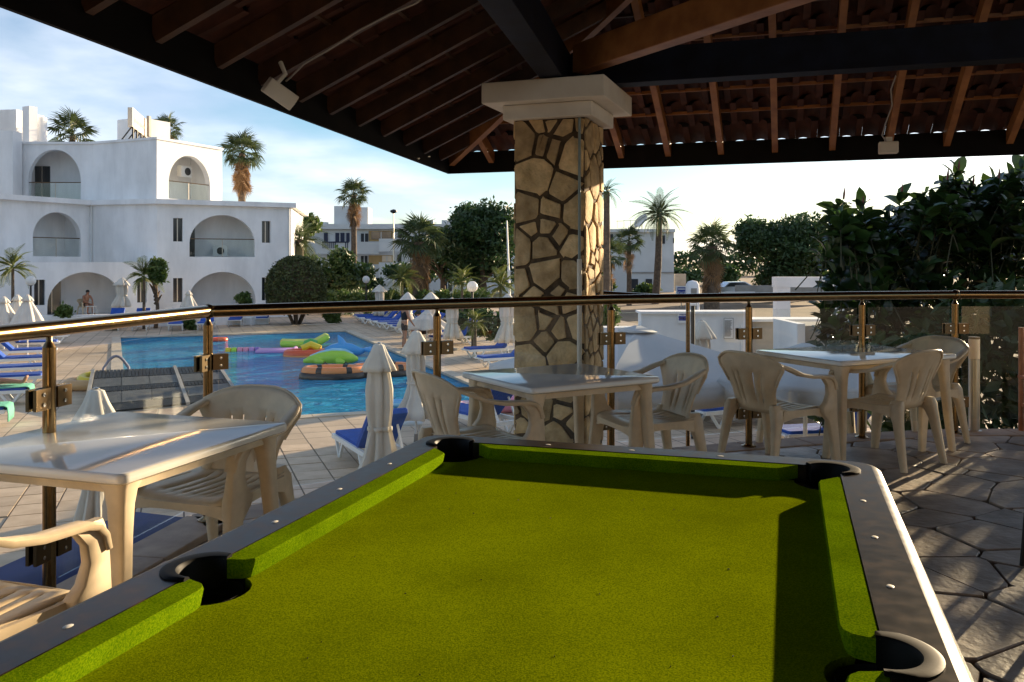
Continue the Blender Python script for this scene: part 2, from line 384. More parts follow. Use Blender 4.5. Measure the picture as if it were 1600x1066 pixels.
pool = [G(187,527,DZ), G(540,517,DZ), None, G(398,655,DZ), G(372,612,DZ), G(345,590,DZ), G(193,601,DZ)]
pr = G(735,600,DZ); pf = pool[1]; nl = pool[3]; nd = E1
dr = (pr-pf).normalized()                                   # right edge runs on to meet the near edge
t_ = ((nl-pf).cross(nd).z)/(dr.cross(nd).z); pool[2] = pf+dr*t_
def in_poly(p, poly):
    c = False; n = len(poly)
    for i in range(n):
        a, q = poly[i], poly[i-1]
        if (a.y > p.y) != (q.y > p.y) and p.x < (q.x-a.x)*(p.y-a.y)/(q.y-a.y)+a.x: c = not c
    return c
# deck sheet with the pool left open: strips of an n-gon ring (outer rectangle bridged to the pool edge)
from mathutils.geometry import tessellate_polygon
outer = [Vector((-60,1.5,DZ)), Vector((9.5,1.5,DZ)), Vector((9.5,30,DZ)), Vector((3,58,DZ)), Vector((-60,58,DZ))]
tri = tessellate_polygon([[v.copy() for v in outer], [v.copy() for v in pool]]); allv = outer+pool
b = MB()
for t in tri:
    q = [allv[i] for i in t]
    if ((q[1]-q[0]).cross(q[2]-q[0])).z < 0: q = q[::-1]
    b.add(q, [(0,1,2)])
me = b.mesh('pool_deck', M['deck_paving'])
deck = tag(link('pool_deck', me), 'beige square paving around the swimming pool', 'paving', kind='structure')
# paving tiles that can be told apart, nearest ones first
cand = []
for i in range(-60, 40):
    for j in range(2, 60):
        c = E1*(i+.5)*.5+E2*(j+.5)*.5; c.z = DZ
        if c.y < 6.2: continue
        px = 800+F*c.x/c.y; py = HZ+F*(EYE-DZ)/c.y
        if -30 < px < 800 or (930 < px < 1330 and c.y < 13):
            if not any(in_poly(c+E1*a+E2*d, pool) for a in (-.25,.25) for d in (-.25,.25)) and c.x < 9: cand.append((c.y, c))
cand.sort(key=lambda a: a[0])
tb = MB(); tb.box((0,0,.003), (.478,.478,.012)); tme = tb.mesh('paving_tile', M['deck_tile'])
for k, (y, c) in enumerate(cand[:300]):
    o = link('paving_tile', tme, deck); o.location = c+Vector((0,0,rng.uniform(.002,.006))); o.rotation_euler = (rng.uniform(-.006,.006), rng.uniform(-.006,.006), PA)
# pool basin, water, coping
b = MB(); n = len(pool)
b.add([p+Vector((0,0,-.001)) for p in pool]+[p+Vector((0,0,-1.4)) for p in pool], [(i, n+i, n+(i+1) % n, (i+1) % n) for i in range(n)]+[tuple(range(n, 2*n))])
tag(b.build('pool_basin', mat('basin', (.05,.25,.40), .4)), 'blue tiled walls of the swimming pool basin', 'pool', kind='structure')
b = MB(); b.add([p+Vector((0,0,-.07)) for p in pool], [tuple(range(n))])
wo = tag(b.build('water', M['pool_water']), 'rippling blue water of the swimming pool', 'water', kind='structure')
cop = thing('pool_coping', 'pale stone edging running round the swimming pool', 'edging', pool[0]); cop['kind'] = 'structure'
for i in range(n):
    a, q = pool[i], pool[(i+1) % n]
    if i in (3, 4, 5): continue
    d = (q-a).normalized(); nrm = Vector((-d.y, d.x, 0))
    if in_poly((a+q)/2+nrm*.1, pool): nrm = -nrm
    L = (q-a).length; k = max(1, int(L/1.0))
    for j in range(k):
        u0, u1 = a+d*(L*j/k+.006), a+d*(L*(j+1)/k-.006)
        cb = MB(); lo = [u0-nrm*.03, u1-nrm*.03, u1+nrm*.30, u0+nrm*.30]
        cb.hexa([p+Vector((0,0,-.04)) for p in lo]+[p+Vector((0,0,.022)) for p in lo]); cb.build('coping_stone', M['coping'], cop)

# tiled sloping step block at the shallow end
ws = thing('tiled_step_block', 'grey tiled sloping step block with dark mosaic bands at pool edge', 'step block', G(250,620,DZ))
TL, TR = AY(143,601,21.5), AY(343,588,22.6); BL, BR = G(128,648,DZ+.05), G(378,622,DZ+.05)
TL.z = TR.z = DZ+.42
def sl(u, v, lift=0):                   # point on the sloping face
    p = (TL.lerp(TR, u)).lerp(BL.lerp(BR, u), v); p.z += lift; return p
b = MB(); lo = [Vector((p.x, p.y, DZ-.3)) for p in (BL, BR, TR, TL)]
b.hexa(lo+[BL-Vector((0,0,.03)), BR-Vector((0,0,.03)), TR-Vector((0,0,.03)), TL-Vector((0,0,.03))]); b.build('core', M['concrete'], ws)
def slab(u0, u1, v0, v1, m, nm, h=.012):
    b = MB(); q = [sl(u0,v1), sl(u1,v1), sl(u1,v0), sl(u0,v0)]; b.hexa([p-Vector((0,0,.028)) for p in q]+[p+Vector((0,0,h)) for p in q]); b.build(nm, m, ws)
for half, (a0, a1) in enumerate(((.03,.62), (.655,.97))):
    nb = 22 if half == 0 else 12
    for k in range(nb):
        w = (a1-a0)/nb
        slab(a0+k*w+.002, a0+(k+1)*w-.002, .03, .24, M['mosaic_dark'], 'mosaic_tile')
        slab(a0+k*w+.002, a0+(k+1)*w-.002, .48, .58, M['mosaic_dark'], 'mosaic_tile')
    nt_ = 3 if half == 0 else 2
    for k in range(nt_):
        w = (a1-a0)/nt_
        slab(a0+k*w+.003, a0+(k+1)*w-.003, .255, .465, M['slate_tile'], 'slate_tile')
        slab(a0+k*w+.003, a0+(k+1)*w-.003, .595, .84, M['slate_tile'], 'slate_tile')
slab(.03,.97,.855,.995, M['mosaic_dark'], 'dark_band')
for u in ((0,.026), (.624,.65), (.974,1)): slab(u[0], u[1], 0, 1, M['concrete'], 'frame_bar', .03)
b = MB(); b.tube([sl(.09,.06)+Vector((0,0,-.1))]+[sl(.09+.19*k/10,.02)+Vector((0,0,.04+.3*math.sin(math.pi*k/10))) for k in range(11)]+[sl(.28,.06)+Vector((0,0,-.1))], .035, 8)
b.build('grab_rail', mat('rail_grey', (.25,.22,.26), .4), ws, smooth=60)

# ------------------------------------------------------------------ terrace with crazy paving
def railp(px, py): Y = F*.265/(py-HZ); return Vector(((px-800)*Y/F, Y, 0))
RP = [railp(77,513.5), railp(325,486.5), railp(683,475.5), railp(955,468.3), railp(1170,464.6), railp(1347,462), railp(1492,460.6)]
d0 = (RP[1]-RP[0]).normalized()
RP = [RP[0]-d0*2.6, RP[0]-d0*1.25]+RP+[RP[-1]+Vector((1.5,.02,0)), RP[-1]+Vector((3.2,.0,0))]
def offs(pts, o):                       # offset a polyline sideways (to its left)
    r = []
    for i, p in enumerate(pts):
        d = (pts[min(i+1, len(pts)-1)]-pts[max(i-1, 0)]).normalized(); r.append(p+Vector((-d.y, d.x, 0))*o)
    return r
edge = offs(RP, .14)
ter_poly = edge+[Vector((edge[-1].x, -4.5, 0)), Vector((edge[0].x-.6, -4.5, 0))]
b = MB(); b.prism([p+Vector((0,0,-2.0)) for p in ter_poly][::-1], (0,0,1.97))
ter = tag(b.build('terrace_floor', M['grout']), 'raised terrace paved with dark irregular flagstones', 'terrace', kind='structure')
for p_, q_ in zip(edge[:-1], edge[1:]):  # border stones
    d = (q_-p_); L = d.length; d.normalize(); nn = Vector((-d.y, d.x, 0)); k = max(1, round(L/.6))
    for j in range(k):
        a0, a1 = p_+d*(L*j/k+.004), p_+d*(L*(j+1)/k-.004); lo = [a0-nn*.24, a1-nn*.24, a1+nn*.03, a0+nn*.03]
        cb = MB(); cb.hexa([v+Vector((0,0,-.05)) for v in lo]+[v+Vector((0,0,.006)) for v in lo]); cb.build('border_stone', M['kerb'], ter, bevel=.006)
inner = [(p.x, p.y) for p in offs(RP, -.11)]
sd = [s for s in poisson(rng, -2.6, 7.2, .2, 7.4, .36, 6000)]
reg = [(-2.8,.2)]+inner[1:-1]+[(inner[-1][0], inner[-1][1]), (inner[-1][0], .2)]
def inpoly2(p, poly):
    c = False
    for i in range(len(poly)):
        a, q = poly[i], poly[i-1]
        if (a[1] > p[1]) != (q[1] > p[1]) and p[0] < (q[0]-a[0])*(p[1]-a[1])/(q[1]-a[1])+a[0]: c = not c
    return c
box = [(-3,.0),(7.3,.0),(7.3,8),(-3,8)]
sd, fr_ = [], []
for _ in range(7000):                   # uneven slabs: big and small seeds
    q = (rng.uniform(-2.6,7.2), rng.uniform(.2,7.4)); r_ = rng.choice((.10,.14,.19,.25,.29))
    if all((q[0]-s[0])**2+(q[1]-s[1])**2 > ((r_+k_)*.86)**2 for s, k_ in zip(sd, fr_)): sd.append(q); fr_.append(r_)
cells = []
for i, s in enumerate(sd):
    c = list(box)
    for j, q in enumerate(sd):
        dx, dy = q[0]-s[0], q[1]-s[1]
        if i == j or abs(dx) > 1.6 or abs(dy) > 1.6: continue
        L = math.hypot(dx, dy); k = (L*L+fr_[i]**2-fr_[j]**2)/(2*L)-rng.uniform(.004,.009)
        c = clip(c, dx/L, dy/L, dx/L*s[0]+dy/L*s[1]+k)
        if len(c) < 3: break
    if len(c) >= 3: cells.append(c)
hull = []
k = 0
cells.sort(key=lambda c: (c[0][0]-2.2)**2+(c[0][1]-4.6)**2)
for c in cells:
    for i in range(len(inner)-1):       # cut by every straight run of the border
        (x0,y0),(x1,y1) = inner[i], inner[i+1]; L = math.hypot(x1-x0, y1-y0); nx, ny = -(y1-y0)/L, (x1-x0)/L
        c = clip(c, nx, ny, nx*x0+ny*y0)
        if len(c) < 3: break
    if len(c) < 3: continue
    ar = abs(sum(c[i-1][0]*c[i][1]-c[i][0]*c[i-1][1] for i in range(len(c))))/2
    if ar < .012: continue
    k += 1
    if k > 295: break
    c = [(x+.02*mnoise.noise(Vector((x*3,y*3,1))), y+.02*mnoise.noise(Vector((x*3,y*3,9)))) for x, y in round_poly(c, .16)]; cx = sum(p[0] for p in c)/len(c); cy = sum(p[1] for p in c)/len(c); h = rng.uniform(-.004,.004)
    tx, ty = rng.uniform(-.006,.006), rng.uniform(-.006,.006)
    top = [Vector((cx+(x-cx)*.982, cy+(y-cy)*.982, h+(x-cx)*tx+(y-cy)*ty)) for x, y in c]; mid = [Vector((x, y, h-.005+(x-cx)*tx+(y-cy)*ty)) for x, y in c]
    bot = [Vector((x, y, -.035)) for x, y in c]
    sb = MB(); sb.loft([bot, mid, top]); sb.build('flagstone', M['flag'], ter)
# blue canvas strip hung outside the terrace edge
aw = offs(RP, .19); ao = offs(RP, .74)
b = MB()
top = [p+Vector((0,0,-.02)) for p in aw[:4]]; bot = [p+Vector((0,0,-.07)) for p in ao[:4]]; val = [p+Vector((0,0,-.24)) for p in ao[:4]]
b.loft([top, bot, val], closed=False)
tag(b.build('blue_awning', M['awning_blue'], smooth=60, solid=.012), 'dark blue canvas awning strip hung along the outer edge of the terrace', 'awning')

# ------------------------------------------------------------------ roof over the terrace
ZE = 2.45
C0 = G(700,272,ZE); CL = G(0,12,ZE); CR = G(1600,242,ZE)
A_ = (C0-CL).normalized(); B_ = (CR-C0).normalized()
NA = Vector((A_.y, -A_.x, 0)); NB = Vector((B_.y, -B_.x, 0))         # inward from each eave
PITCH = .48; S = 12.5
roof = thing('terrace_roof', 'dark timber hip roof over the terrace with rafters and barrel tiles', 'roof', C0)
def L_(t, s, dz=0): p = C0-A_*t+NA*s; p.z = ZE+s*PITCH+dz; return p   # left slope: t back along the eave, s inward
def R_(t, s, dz=0): p = C0+B_*t+NB*s; p.z = ZE+s*PITCH+dz; return p   # front slope
# the hip line: equal distance from both eaves
den = A_.cross(B_).z
def hip(s, dz=0):
    p0 = C0+NA*s; p1 = C0+NB*s; t = ((p1-p0).cross(B_)).z/((-A_).cross(B_)).z
    p = p0-A_*t; p.z = ZE+s*PITCH+dz; return p
SA = 6.0
apex = hip(SA); hb = (hip(1)-C0); tl1 = hb.dot(-A_); tr1 = hb.dot(B_)
up_ = Vector((0,0,1))
far_l = L_(15,0); far_r = R_(15,0)
# closed deck above the tiles (keeps the roof light tight) : left and front slope, then the two slopes behind
b = MB(); TT = .34
b.quad(C0+up_*TT, apex+up_*TT, L_(15,SA,TT), L_(15,0,TT)); b.quad(C0+up_*TT, R_(15,0,TT), R_(15,SA,TT), apex+up_*TT)
q1 = L_(15,SA,TT); q2 = R_(15,SA,TT); e1 = L_(15,12,TT); e1.z = ZE+TT; e2 = R_(15,12,TT); e2.z = ZE+TT
mid = apex+(q1-apex)+(q2-apex); mid.z = apex.z+TT
b.quad(apex+up_*TT, q2, mid, q1)
b.build('roof_deck', M['fascia'], roof)
raf = []
def add_rafter(p, q, nm='rafter', w=.055, h=.13, m='timber'):
    b = MB(); b.beam(p, q, w, h); return b.build(nm, M[m], roof)
lx = [125, 235, 332, 400, 460, 508, 553, 592, 627, 657, 683]
ts = []
for px in lx:
    v = (HZ-12)-(260/700)*px; Y = F*(ZE-EYE)/v; p = Vector(((px-800)*Y/F, Y, ZE)); ts.append((C0-p).dot(A_))
sp = (ts[0]-ts[-2])/(len(ts)-2)
k = ts[0]
while k < 13: k += sp; ts.append(k)
for t in ts:
    smax = min(SA, t/tl1) if tl1 > 0 else SA
    if smax < .15: continue
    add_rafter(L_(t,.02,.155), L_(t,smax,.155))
rx = [770, 972, 1045, 1127, 1211, 1300, 1388, 1478, 1576]
tr = []
for px in rx:
    v = (HZ-272)+(30/900)*(px-700); Y = F*(ZE-EYE)/v; p = Vector(((px-800)*Y/F, Y, ZE)); tr.append((p-C0).dot(B_))
sp = (tr[-1]-tr[2])/6
k = tr[0]; tr = [tr[0], tr[0]+sp]+tr[1:]; k = tr[-1]
while k < 14: k += sp; tr.append(k)
for t in tr:
    smax = min(SA, t/tr1) if tr1 > 0 else SA
    if smax < .15: continue
    add_rafter(R_(t,.02,.155), R_(t,smax,.155), w=.06, m='timber_lit' if t < 9 else 'timber')
add_rafter(hip(.05,.14), hip(SA,.14), 'hip_rafter', .07, .16, 'timber_lit')
# fascia boards
for (P, o1) in ((L_, 15), (R_, 15)):
    b = MB(); p0, p1 = P(0,.0), P(o1,.0); nn = NA if P is L_ else NB
    b.hexa([p0, p1, p1+nn*.028, p0+nn*.028]+[v+up_*.248 for v in (p0, p1, p1+nn*.028, p0+nn*.028)]); b.build('fascia_board', M['fascia'], roof)
# battens and barrel tiles of the front slope
for k in range(1, 17):
    s = .30+k*.345-.12
    if s > SA-.2: break
    t0 = s*tr1+.02; b = MB(); b.beam(R_(t0,s,.237), R_(15,s,.237), .035, .03); b.build('batten', M['timber_lit' if k < 5 else 'timber'], roof)
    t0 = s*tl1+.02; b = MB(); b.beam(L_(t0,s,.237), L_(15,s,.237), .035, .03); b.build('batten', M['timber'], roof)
TW, TLn = .215, .40
def tile_mesh():
    b = MB(); prof = []
    for i in range(9):
        a = math.pi*i/8; prof.append((-.078*math.cos(a), .062*math.sin(a)))
    prof = prof+[(.095,.004), (.137,.004)]
    b.loft([[Vector((x, 0, z+.014)) for x, z in prof], [Vector((x, TLn, z-.004)) for x, z in prof]], closed=False)
    return b.mesh('roof_tile', M['roof_tile'], smooth=70)
tm = tile_mesh(); cnt = 0
slope = (NB+up_*PITCH).normalized(); nrmB = B_.cross(slope).normalized()
if nrmB.z < 0: nrmB = -nrmB
rows = int(SA/.345)
rest = MB()
for k in range(rows):
    s = -.04+k*.345; j = 0
    while True:
        t = max(.05, s*tr1)+j*TW+.08; j += 1
        if t > 14.5: break
        pos = R_(t, s, .222); mtx = Matrix((B_, slope, nrmB)).transposed().to_4x4(); mtx.translation = pos
        if k < 6 and t < 8.6 and cnt < 290:
            o = link('roof_tile', tm, roof); o.matrix_parent_inverse = world(roof).inverted(); o.matrix_basis = mtx; cnt += 1
        else:
            rest.add([mtx@v.co for v in tm.vertices], [tuple(p.vertices) for p in tm.polygons])
slopeA = (NA+up_*PITCH).normalized(); nA = slopeA.cross(A_).normalized()
if nA.z < 0: nA = -nA
for k in range(rows):
    s = -.04+k*.345; j = 0
    while True:
        t = max(.05, s*tl1)+j*TW+.08; j += 1
        if t > 14.5: break
        mtx = Matrix((-A_, slopeA, (-A_).cross(slopeA).normalized())).transposed().to_4x4(); mtx.translation = L_(t, s, .222)
        if mtx[2][2] < 0: pass
        rest.add([mtx@v.co for v in tm.vertices], [tuple(p.vertices) for p in tm.polygons])
o = rest.build('roof_tile_field', M['roof_tile'], roof, smooth=70); o['kind'] = 'stuff'

# unseen wall added behind the viewer to cut ambient light under the roof
b = MB(); b.box((3.2,-3.3,1.6), (13.5,.2,3.3)); tag(b.build('unseen_back_wall', mat('unseen_back_wall', (.42,.36,.28), .8, col2=(.36,.30,.23), vscale=3)), 'plain cream wall added out of view behind the pool table to cut ambient light', 'wall', kind='structure')
# ------------------------------------------------------------------ stone column under the hip
YC = 7.25
nc = AY(913,300,YC); nc.z = 0                                # near corner
cw = .60; ct = cw
cl_ = nc-B_*cw                                               # front face runs left and away
# rotate so that the front face spans 805..910 and the right face 910..944
fd = (AY(805,300,YC+.21)-nc); fd.z = 0; cw = fd.length; fd.normalize()
rd = Vector((fd.y, -fd.x, 0))
if rd.y < 0: rd = -rd
col = thing('stone_column', 'square column clad in ochre stone with wide dark joints under the roof', 'column', Vector((nc.x, nc.y, DZ)))
o3 = nc+fd*cw; o4 = o3+rd*cw; o2 = nc+rd*cw
ZT = AY(0,183,YC).z                                          # underside of the capital
b = MB(); b.hexa([Vector((p.x,p.y,DZ-.03)) for p in (nc,o2,o4,o3)]+[Vector((p.x,p.y,ZT+.02)) for p in (nc,o2,o4,o3)]); b.build('mortar_core', M['mortar'], col)
rc = random.Random(21)
for (org, dirv, outv) in ((nc, fd, -rd), (nc, rd, -fd), (o3, rd, fd), (o2, fd, rd)):
    seeds = []; rad = []
    for _ in range(2600):
        p = (rc.uniform(-.02, cw+.02), rc.uniform(DZ, ZT))
        r_ = rc.choice((.06,.085,.12,.15,.17))
        if all((p[0]-q[0])**2+((p[1]-q[1])/1.15)**2 > ((r_+s_)*.88)**2 for q, s_ in zip(seeds, rad)): seeds.append(p); rad.append(r_)
    cells = []
    for i, s in enumerate(seeds):       # weighted cells: big and small stones side by side
        c = [(.004,DZ+.02),(cw-.004,DZ+.02),(cw-.004,ZT-.006),(.004,ZT-.006)]
        for j, q in enumerate(seeds):
            dx, dy = q[0]-s[0], q[1]-s[1]; L = math.hypot(dx, dy)
            if i == j or L > 1.2: continue
            k = (L*L+rad[i]**2-rad[j]**2)/(2*L)-rc.uniform(.009,.024)
            c = clip(c, dx/L, dy/L, dx/L*s[0]+dy/L*s[1]+k)
            if len(c) < 3: break
        if len(c) >= 3: cells.append(c)
    for c in cells:
        c = round_poly(c, .17); cx = sum(p[0] for p in c)/len(c); cy = sum(p[1] for p in c)/len(c); h = rc.uniform(.010,.022)
        jit = [(x+rc.uniform(-.010,.010), y+rc.uniform(-.010,.010)) for x, y in c]
        f3 = lambda x, y, d: Vector((org.x, org.y, 0))+dirv*x+outv*d+up_*y
        sb = MB(); r0 = [f3(x,y,-.005) for x,y in jit]; r1 = [f3(x,y,h*.7) for x,y in jit]; r2 = [f3(cx+(x-cx)*.9, cy+(y-cy)*.9, h) for x,y in jit]
        rings = [r0,r1,r2]
        if (dirv.cross(up_)).dot(outv) < 0: rings = [r[::-1] for r in rings]
        sb.loft(rings); sb.build('stone', M['column_stone'], col, smooth=35)
cc_ = (nc+o4)/2
def capring(o, z): return [Vector((cc_.x,cc_.y,z))+fd*(sx*(cw/2+o))+rd*(sy*(cw/2+o)) for sx, sy in ((-1,-1),(-1,1),(1,1),(1,-1))]
zc = [ZT, AY(0,160,YC).z, AY(0,127,YC).z]
b = MB(); b.loft([capring(.085, zc[0]), capring(.085, zc[1])]); b.build('capital_step', M['cap_white'], col, bevel=.008)
b = MB(); b.loft([capring(.225, zc[1]+.002), capring(.225, zc[2])]); b.build('capital_slab', M['cap_white'], col, bevel=.008)
# plate beams and diagonal tie on the capital
zb = zc[2]
ctr = Vector((cc_.x, cc_.y, 0))
b = MB(); p = ctr+up_*(zb+.16); b.beam(p+A_*.3, p-A_*11, .2, .30); b.build('plate_beam', M['beam_blue'], roof, bevel=.006)
b = MB(); p = ctr+up_*(zb+.155); b.beam(p+B_*.12, p+B_*9, .2, .29); b.build('plate_beam', M['beam_blue'], roof, bevel=.006)
dg = (NA+NB).normalized()
b = MB(); p = ctr+up_*(zb+.21); b.beam(p+dg*.3, p+dg*7.5, .14, .24); b.build('tie_beam', M['timber_lit'], roof, bevel=.006)
# conduit on the column corner
cd = thing('conduit', 'thin grey pipe dropping into wider white conduit on column corner', 'pipe', nc)
cpos = nc-rd*.045+fd*.03
b = MB(); b.tube([cpos+up_*AY(0,185,YC).z, cpos+up_*AY(0,405,YC).z], .012, 8); b.build('thin_pipe', mat('pipe_grey', (.22,.27,.26), .5), cd, smooth=60)
b = MB(); b.tube([cpos+up_*AY(0,405,YC).z, cpos+up_*(-1.0)], .021, 10); b.build('wide_pipe', M['cap_white'], cd, smooth=60)

# ------------------------------------------------------------------ glass railing
rail = thing('glass_railing', 'bronze railing with clamped glass panels along the terrace edge', 'railing', RP[3])
HR = 1.135
segs = [RP[:4], RP[3:9], RP[8:]]
segs = [[p+up_*HR for p in s] for s in (RP[0:4], RP[3:9], RP[8:])]
segs[0] = [p+up_*HR for p in RP[0:4]]
for i, s in enumerate(([RP[0], RP[1], RP[2], RP[3]], RP[3:9], RP[8:])):
    b = MB(); b.tube([p+up_*HR for p in s], .034, 16); b.build('handrail', M['bronze'], rail, smooth=50)
for p in (RP[3], RP[8]):                # sleeve at the bends
    b = MB(); b.lathe([(0,-.042),(.034,-.03),(.044,0),(.034,.03),(0,.042)], 14, p+up_*HR); b.build('elbow', M['bronze'], rail, smooth=60)
pb = MB(); pb.tube([(0,0,.0),(0,0,1.06)], .0255, 14); pme = pb.mesh('post', M['bronze'], smooth=50)
pn = MB(); pn.lathe([(.0255,1.06),(.018,1.075),(.012,1.085),(.012,1.11)], 12); pnm = pn.mesh('post_neck', M['bronze_dark'], smooth=50)
pf_ = MB(); pf_.lathe([(.055,.004),(.055,.012),(.03,.022),(.0255,.03)], 16); pfm = pf_.mesh('post_foot', M['bronze'], smooth=40)
def clampmesh():
    b = MB(); b.box((0,-.017,0), (.082,.014,.085)); b.box((0,.017,0), (.082,.014,.085)); b.box((-.036,0,0), (.012,.02,.083)); return b.mesh('clamp', M['bronze_dark'])
clm = clampmesh()
sc_ = MB(); sc_.lathe([(0,.0),(.008,.0),(.008,.003),(0,.004)], 8); scm = sc_.mesh('screw', M['chrome'], smooth=40)
for i, p in enumerate(RP):
    o = link('post', pme, rail); o.location = p
    o = link('post_neck', pnm, rail); o.location = p
    o = link('post_foot', pfm, rail); o.location = p
    for (j, sg) in ((i-1, -1), (i+1, 1)):
        if j < 0 or j >= len(RP): continue
        d = (RP[j]-p).normalized(); a = math.atan2(d.y, d.x)
        for z in (.26, .86):
            o = link('clamp', clm, rail); o.location = p+d*.062+up_*z; o.rotation_euler = (0,0,a)
            for zz in (-.02,.02):
                s_ = link('screw', scm, o); s_.matrix_parent_inverse = Matrix.Identity(4); s_.location = (.0,-.025 if sg > 0 else .025, zz); s_.rotation_euler = (R(90) if sg > 0 else R(-90),0,0)
for i in range(len(RP)-1):
    a, q = RP[i], RP[i+1]; d = (q-a).normalized()
    b = MB(); b.beam(a+d*.055+up_*.58, q-d*.055+up_*.58, .010, .92); b.build('glass_panel', M['rail_glass'], rail)
# second handrail behind, by the stair
b = MB(); s0 = AY(932,459,7.9); s1 = AY(1090,468,8.3)
hr = thing('stair_handrail', 'short bronze stair handrail passing behind the stone column', 'handrail', Vector((s0.x, s0.y, DZ)))
b.tube([s0+Vector((-.02,.0,-.12)), s0+Vector((-.01,0,-.03)), s0, s1], .03, 12); b.build('bar', M['bronze'], hr, smooth=50)
for t in (.12, .9):
    p = s0.lerp(s1, t); b = MB(); b.tube([(p.x,p.y,DZ), p-up_*.02], .02, 8); b.build('post', M['bronze'], hr, smooth=50)
# ------------------------------------------------------------------ pool table
PT_X, PT_Y, PT_T, PT_W, PT_H = -.158, 2.545, -.309, .995, 1.085     # far-left nose corner, turn, width, half length
pt = thing('pool_table', 'pool table with bright green cloth and dark speckled rails', 'pool table', (0,0,0), 0)
PL = 2*PT_H; Wd = PT_W
# local frame: x across, y from the near end (-PL) to the far end (0); top of the cushions at .862
CZ, NZ, RZ = .822, .858, .860
def arc(cx, cy, r, a0, a1, n=10): return [(cx+r*math.cos(R(a0+(a1-a0)*i/n)), cy+r*math.sin(R(a0+(a1-a0)*i/n))) for i in range(n+1)]
PR = .060; ko = .030
pk = {'bl': (-ko,-PL-ko), 'br': (Wd+ko,-PL-ko), 'fl': (-ko,ko), 'fr': (Wd+ko,ko), 'ml': (-.052,-PT_H), 'mr': (Wd+.052,-PT_H)}
d2 = .028
# bed with the pocket holes cut out of its edge
def edge_arc(c, r, a0, a1): return arc(c[0], c[1], r, a0, a1, 8)
poly = []
poly += edge_arc(pk['bl'], .085, 92, -2); poly += edge_arc(pk['br'], .085, 182, 88)
poly += edge_arc(pk['mr'], .075, 248, 112); poly += edge_arc(pk['fr'], .085, 272, 178)
poly += edge_arc(pk['fl'], .085, 2, -92); poly += edge_arc(pk['ml'], .075, 68, -68)
b = MB(); b.prism([Vector((x,y,CZ-.03)) for x,y in poly], (0,0,.03)); b.build('bed_cloth', M['cloth_green'], pt)
# cushions
def cushion(p0, p1, outw, e0, e1):      # nose line p0-p1, ends flare by e0/e1 towards the back
    p0, p1, outw = Vector(p0), Vector(p1), Vector(outw); d = (p1-p0).normalized()
    prof = [(.010,CZ+.001), (.002,NZ-.008), (.0005,NZ-.003), (.004,NZ), (.056,NZ+.0008), (.056,CZ+.001)]
    rings = []
    L = (p1-p0).length
    for t in (0, .012/L, .03/L, 1-.03/L, 1-.012/L, 1):
        ring = []
        for (o, z) in prof:
            k = o/.056; base = p0-d*e0*k+(p1-p0+d*(e0+e1)*k)*t
            rd_ = .016 if t in (0, 1) else (.004 if t in (.012/L, 1-.012/L) else 0)       # rounded jaw
            ring.append(Vector((base.x, base.y, z))+Vector((outw.x, outw.y, 0))*(o+rd_*(1-k)))
        rings.append(ring)
    b = MB(); b.loft(rings); o = b.build('cushion', M['cushion_green'], pt, smooth=28); return o
gc, gm = .085, .062
cushion((0,-PL+gc), (0,-PT_H-gm), (-1,0), .04, .012); cushion((0,-PT_H+gm), (0,-gc), (-1,0), .012, .04)
cushion((Wd,-PT_H-gm), (Wd,-PL+gc), (1,0), .012, .04); cushion((Wd,-gc), (Wd,-PT_H+gm), (1,0), .04, .012)
cushion((gc,0), (Wd-gc,0), (0,1), .04, .04); cushion((Wd-gc,-PL), (gc,-PL), (0,-1), .04, .04)
# rail tops between the pockets
d1, d3 = .0575, .140
def railtop(pts, nm='rail_top'):
    b = MB(); b.prism([Vector((x,y,RZ-.05)) for x,y in pts], (0,0,.05)); return b.build(nm, M['laminate'], pt)
rl = PR+.001
def side(sx, far):                      # one long-side rail half
    X = lambda o: -o if sx < 0 else Wd+o
    cm = pk['ml'] if sx < 0 else pk['mr']; cc2 = pk[('f' if far else 'b')+('l' if sx < 0 else 'r')]
    a_mid = 90 if far else -90
    ya = math.sqrt(max(rl**2-(d1-.052)**2, 0)); y0 = -PT_H+(ya if far else -ya)
    p = []
    # from mid pocket round to the outer edge
    ang0 = math.degrees(math.atan2(y0-cm[1], X(d1)-cm[0])); ang1 = 180 if sx < 0 else 0
    if sx < 0 and not far: ang1 = -180
    ar = arc(cm[0], cm[1], rl, ang0, ang1, 8)
    p += ar
    p += [(X(d3), -PT_H)]
    yo = (d3-.05) if far else -PL-(d3-.05)
    p += [(X(d3), yo)]
    c_out = (cc2[0]+(-1 if sx < 0 else 1)*rl*.7071, cc2[1]+(1 if far else -1)*rl*.7071)
    p += [(X(d3-.015), (d3-.015) if far else -PL-(d3-.015))]
    a_diag = {(-1,1):135,(1,1):45,(-1,0):-135,(1,0):-45}[(sx, 1 if far else 0)]
    yi = cc2[1]-(math.sqrt(rl**2-(d1-ko)**2) if far else -math.sqrt(rl**2-(d1-ko)**2))
    a_in = math.degrees(math.atan2(yi-cc2[1], X(d1)-cc2[0]))
    if sx < 0 and far: a_in = a_in % 360
    if sx < 0 and not far: a_in = -((-a_in) % 360)
    if sx > 0 and far and a_in > 45: a_in -= 360
    p += arc(cc2[0], cc2[1], rl, a_diag, a_in, 8)
    ar2 = sum(p[i-1][0]*p[i][1]-p[i][0]*p[i-1][1] for i in range(len(p)))
    return railtop(p if ar2 > 0 else p[::-1])
for sx in (-1, 1):
    for far in (1, 0): side(sx, far)
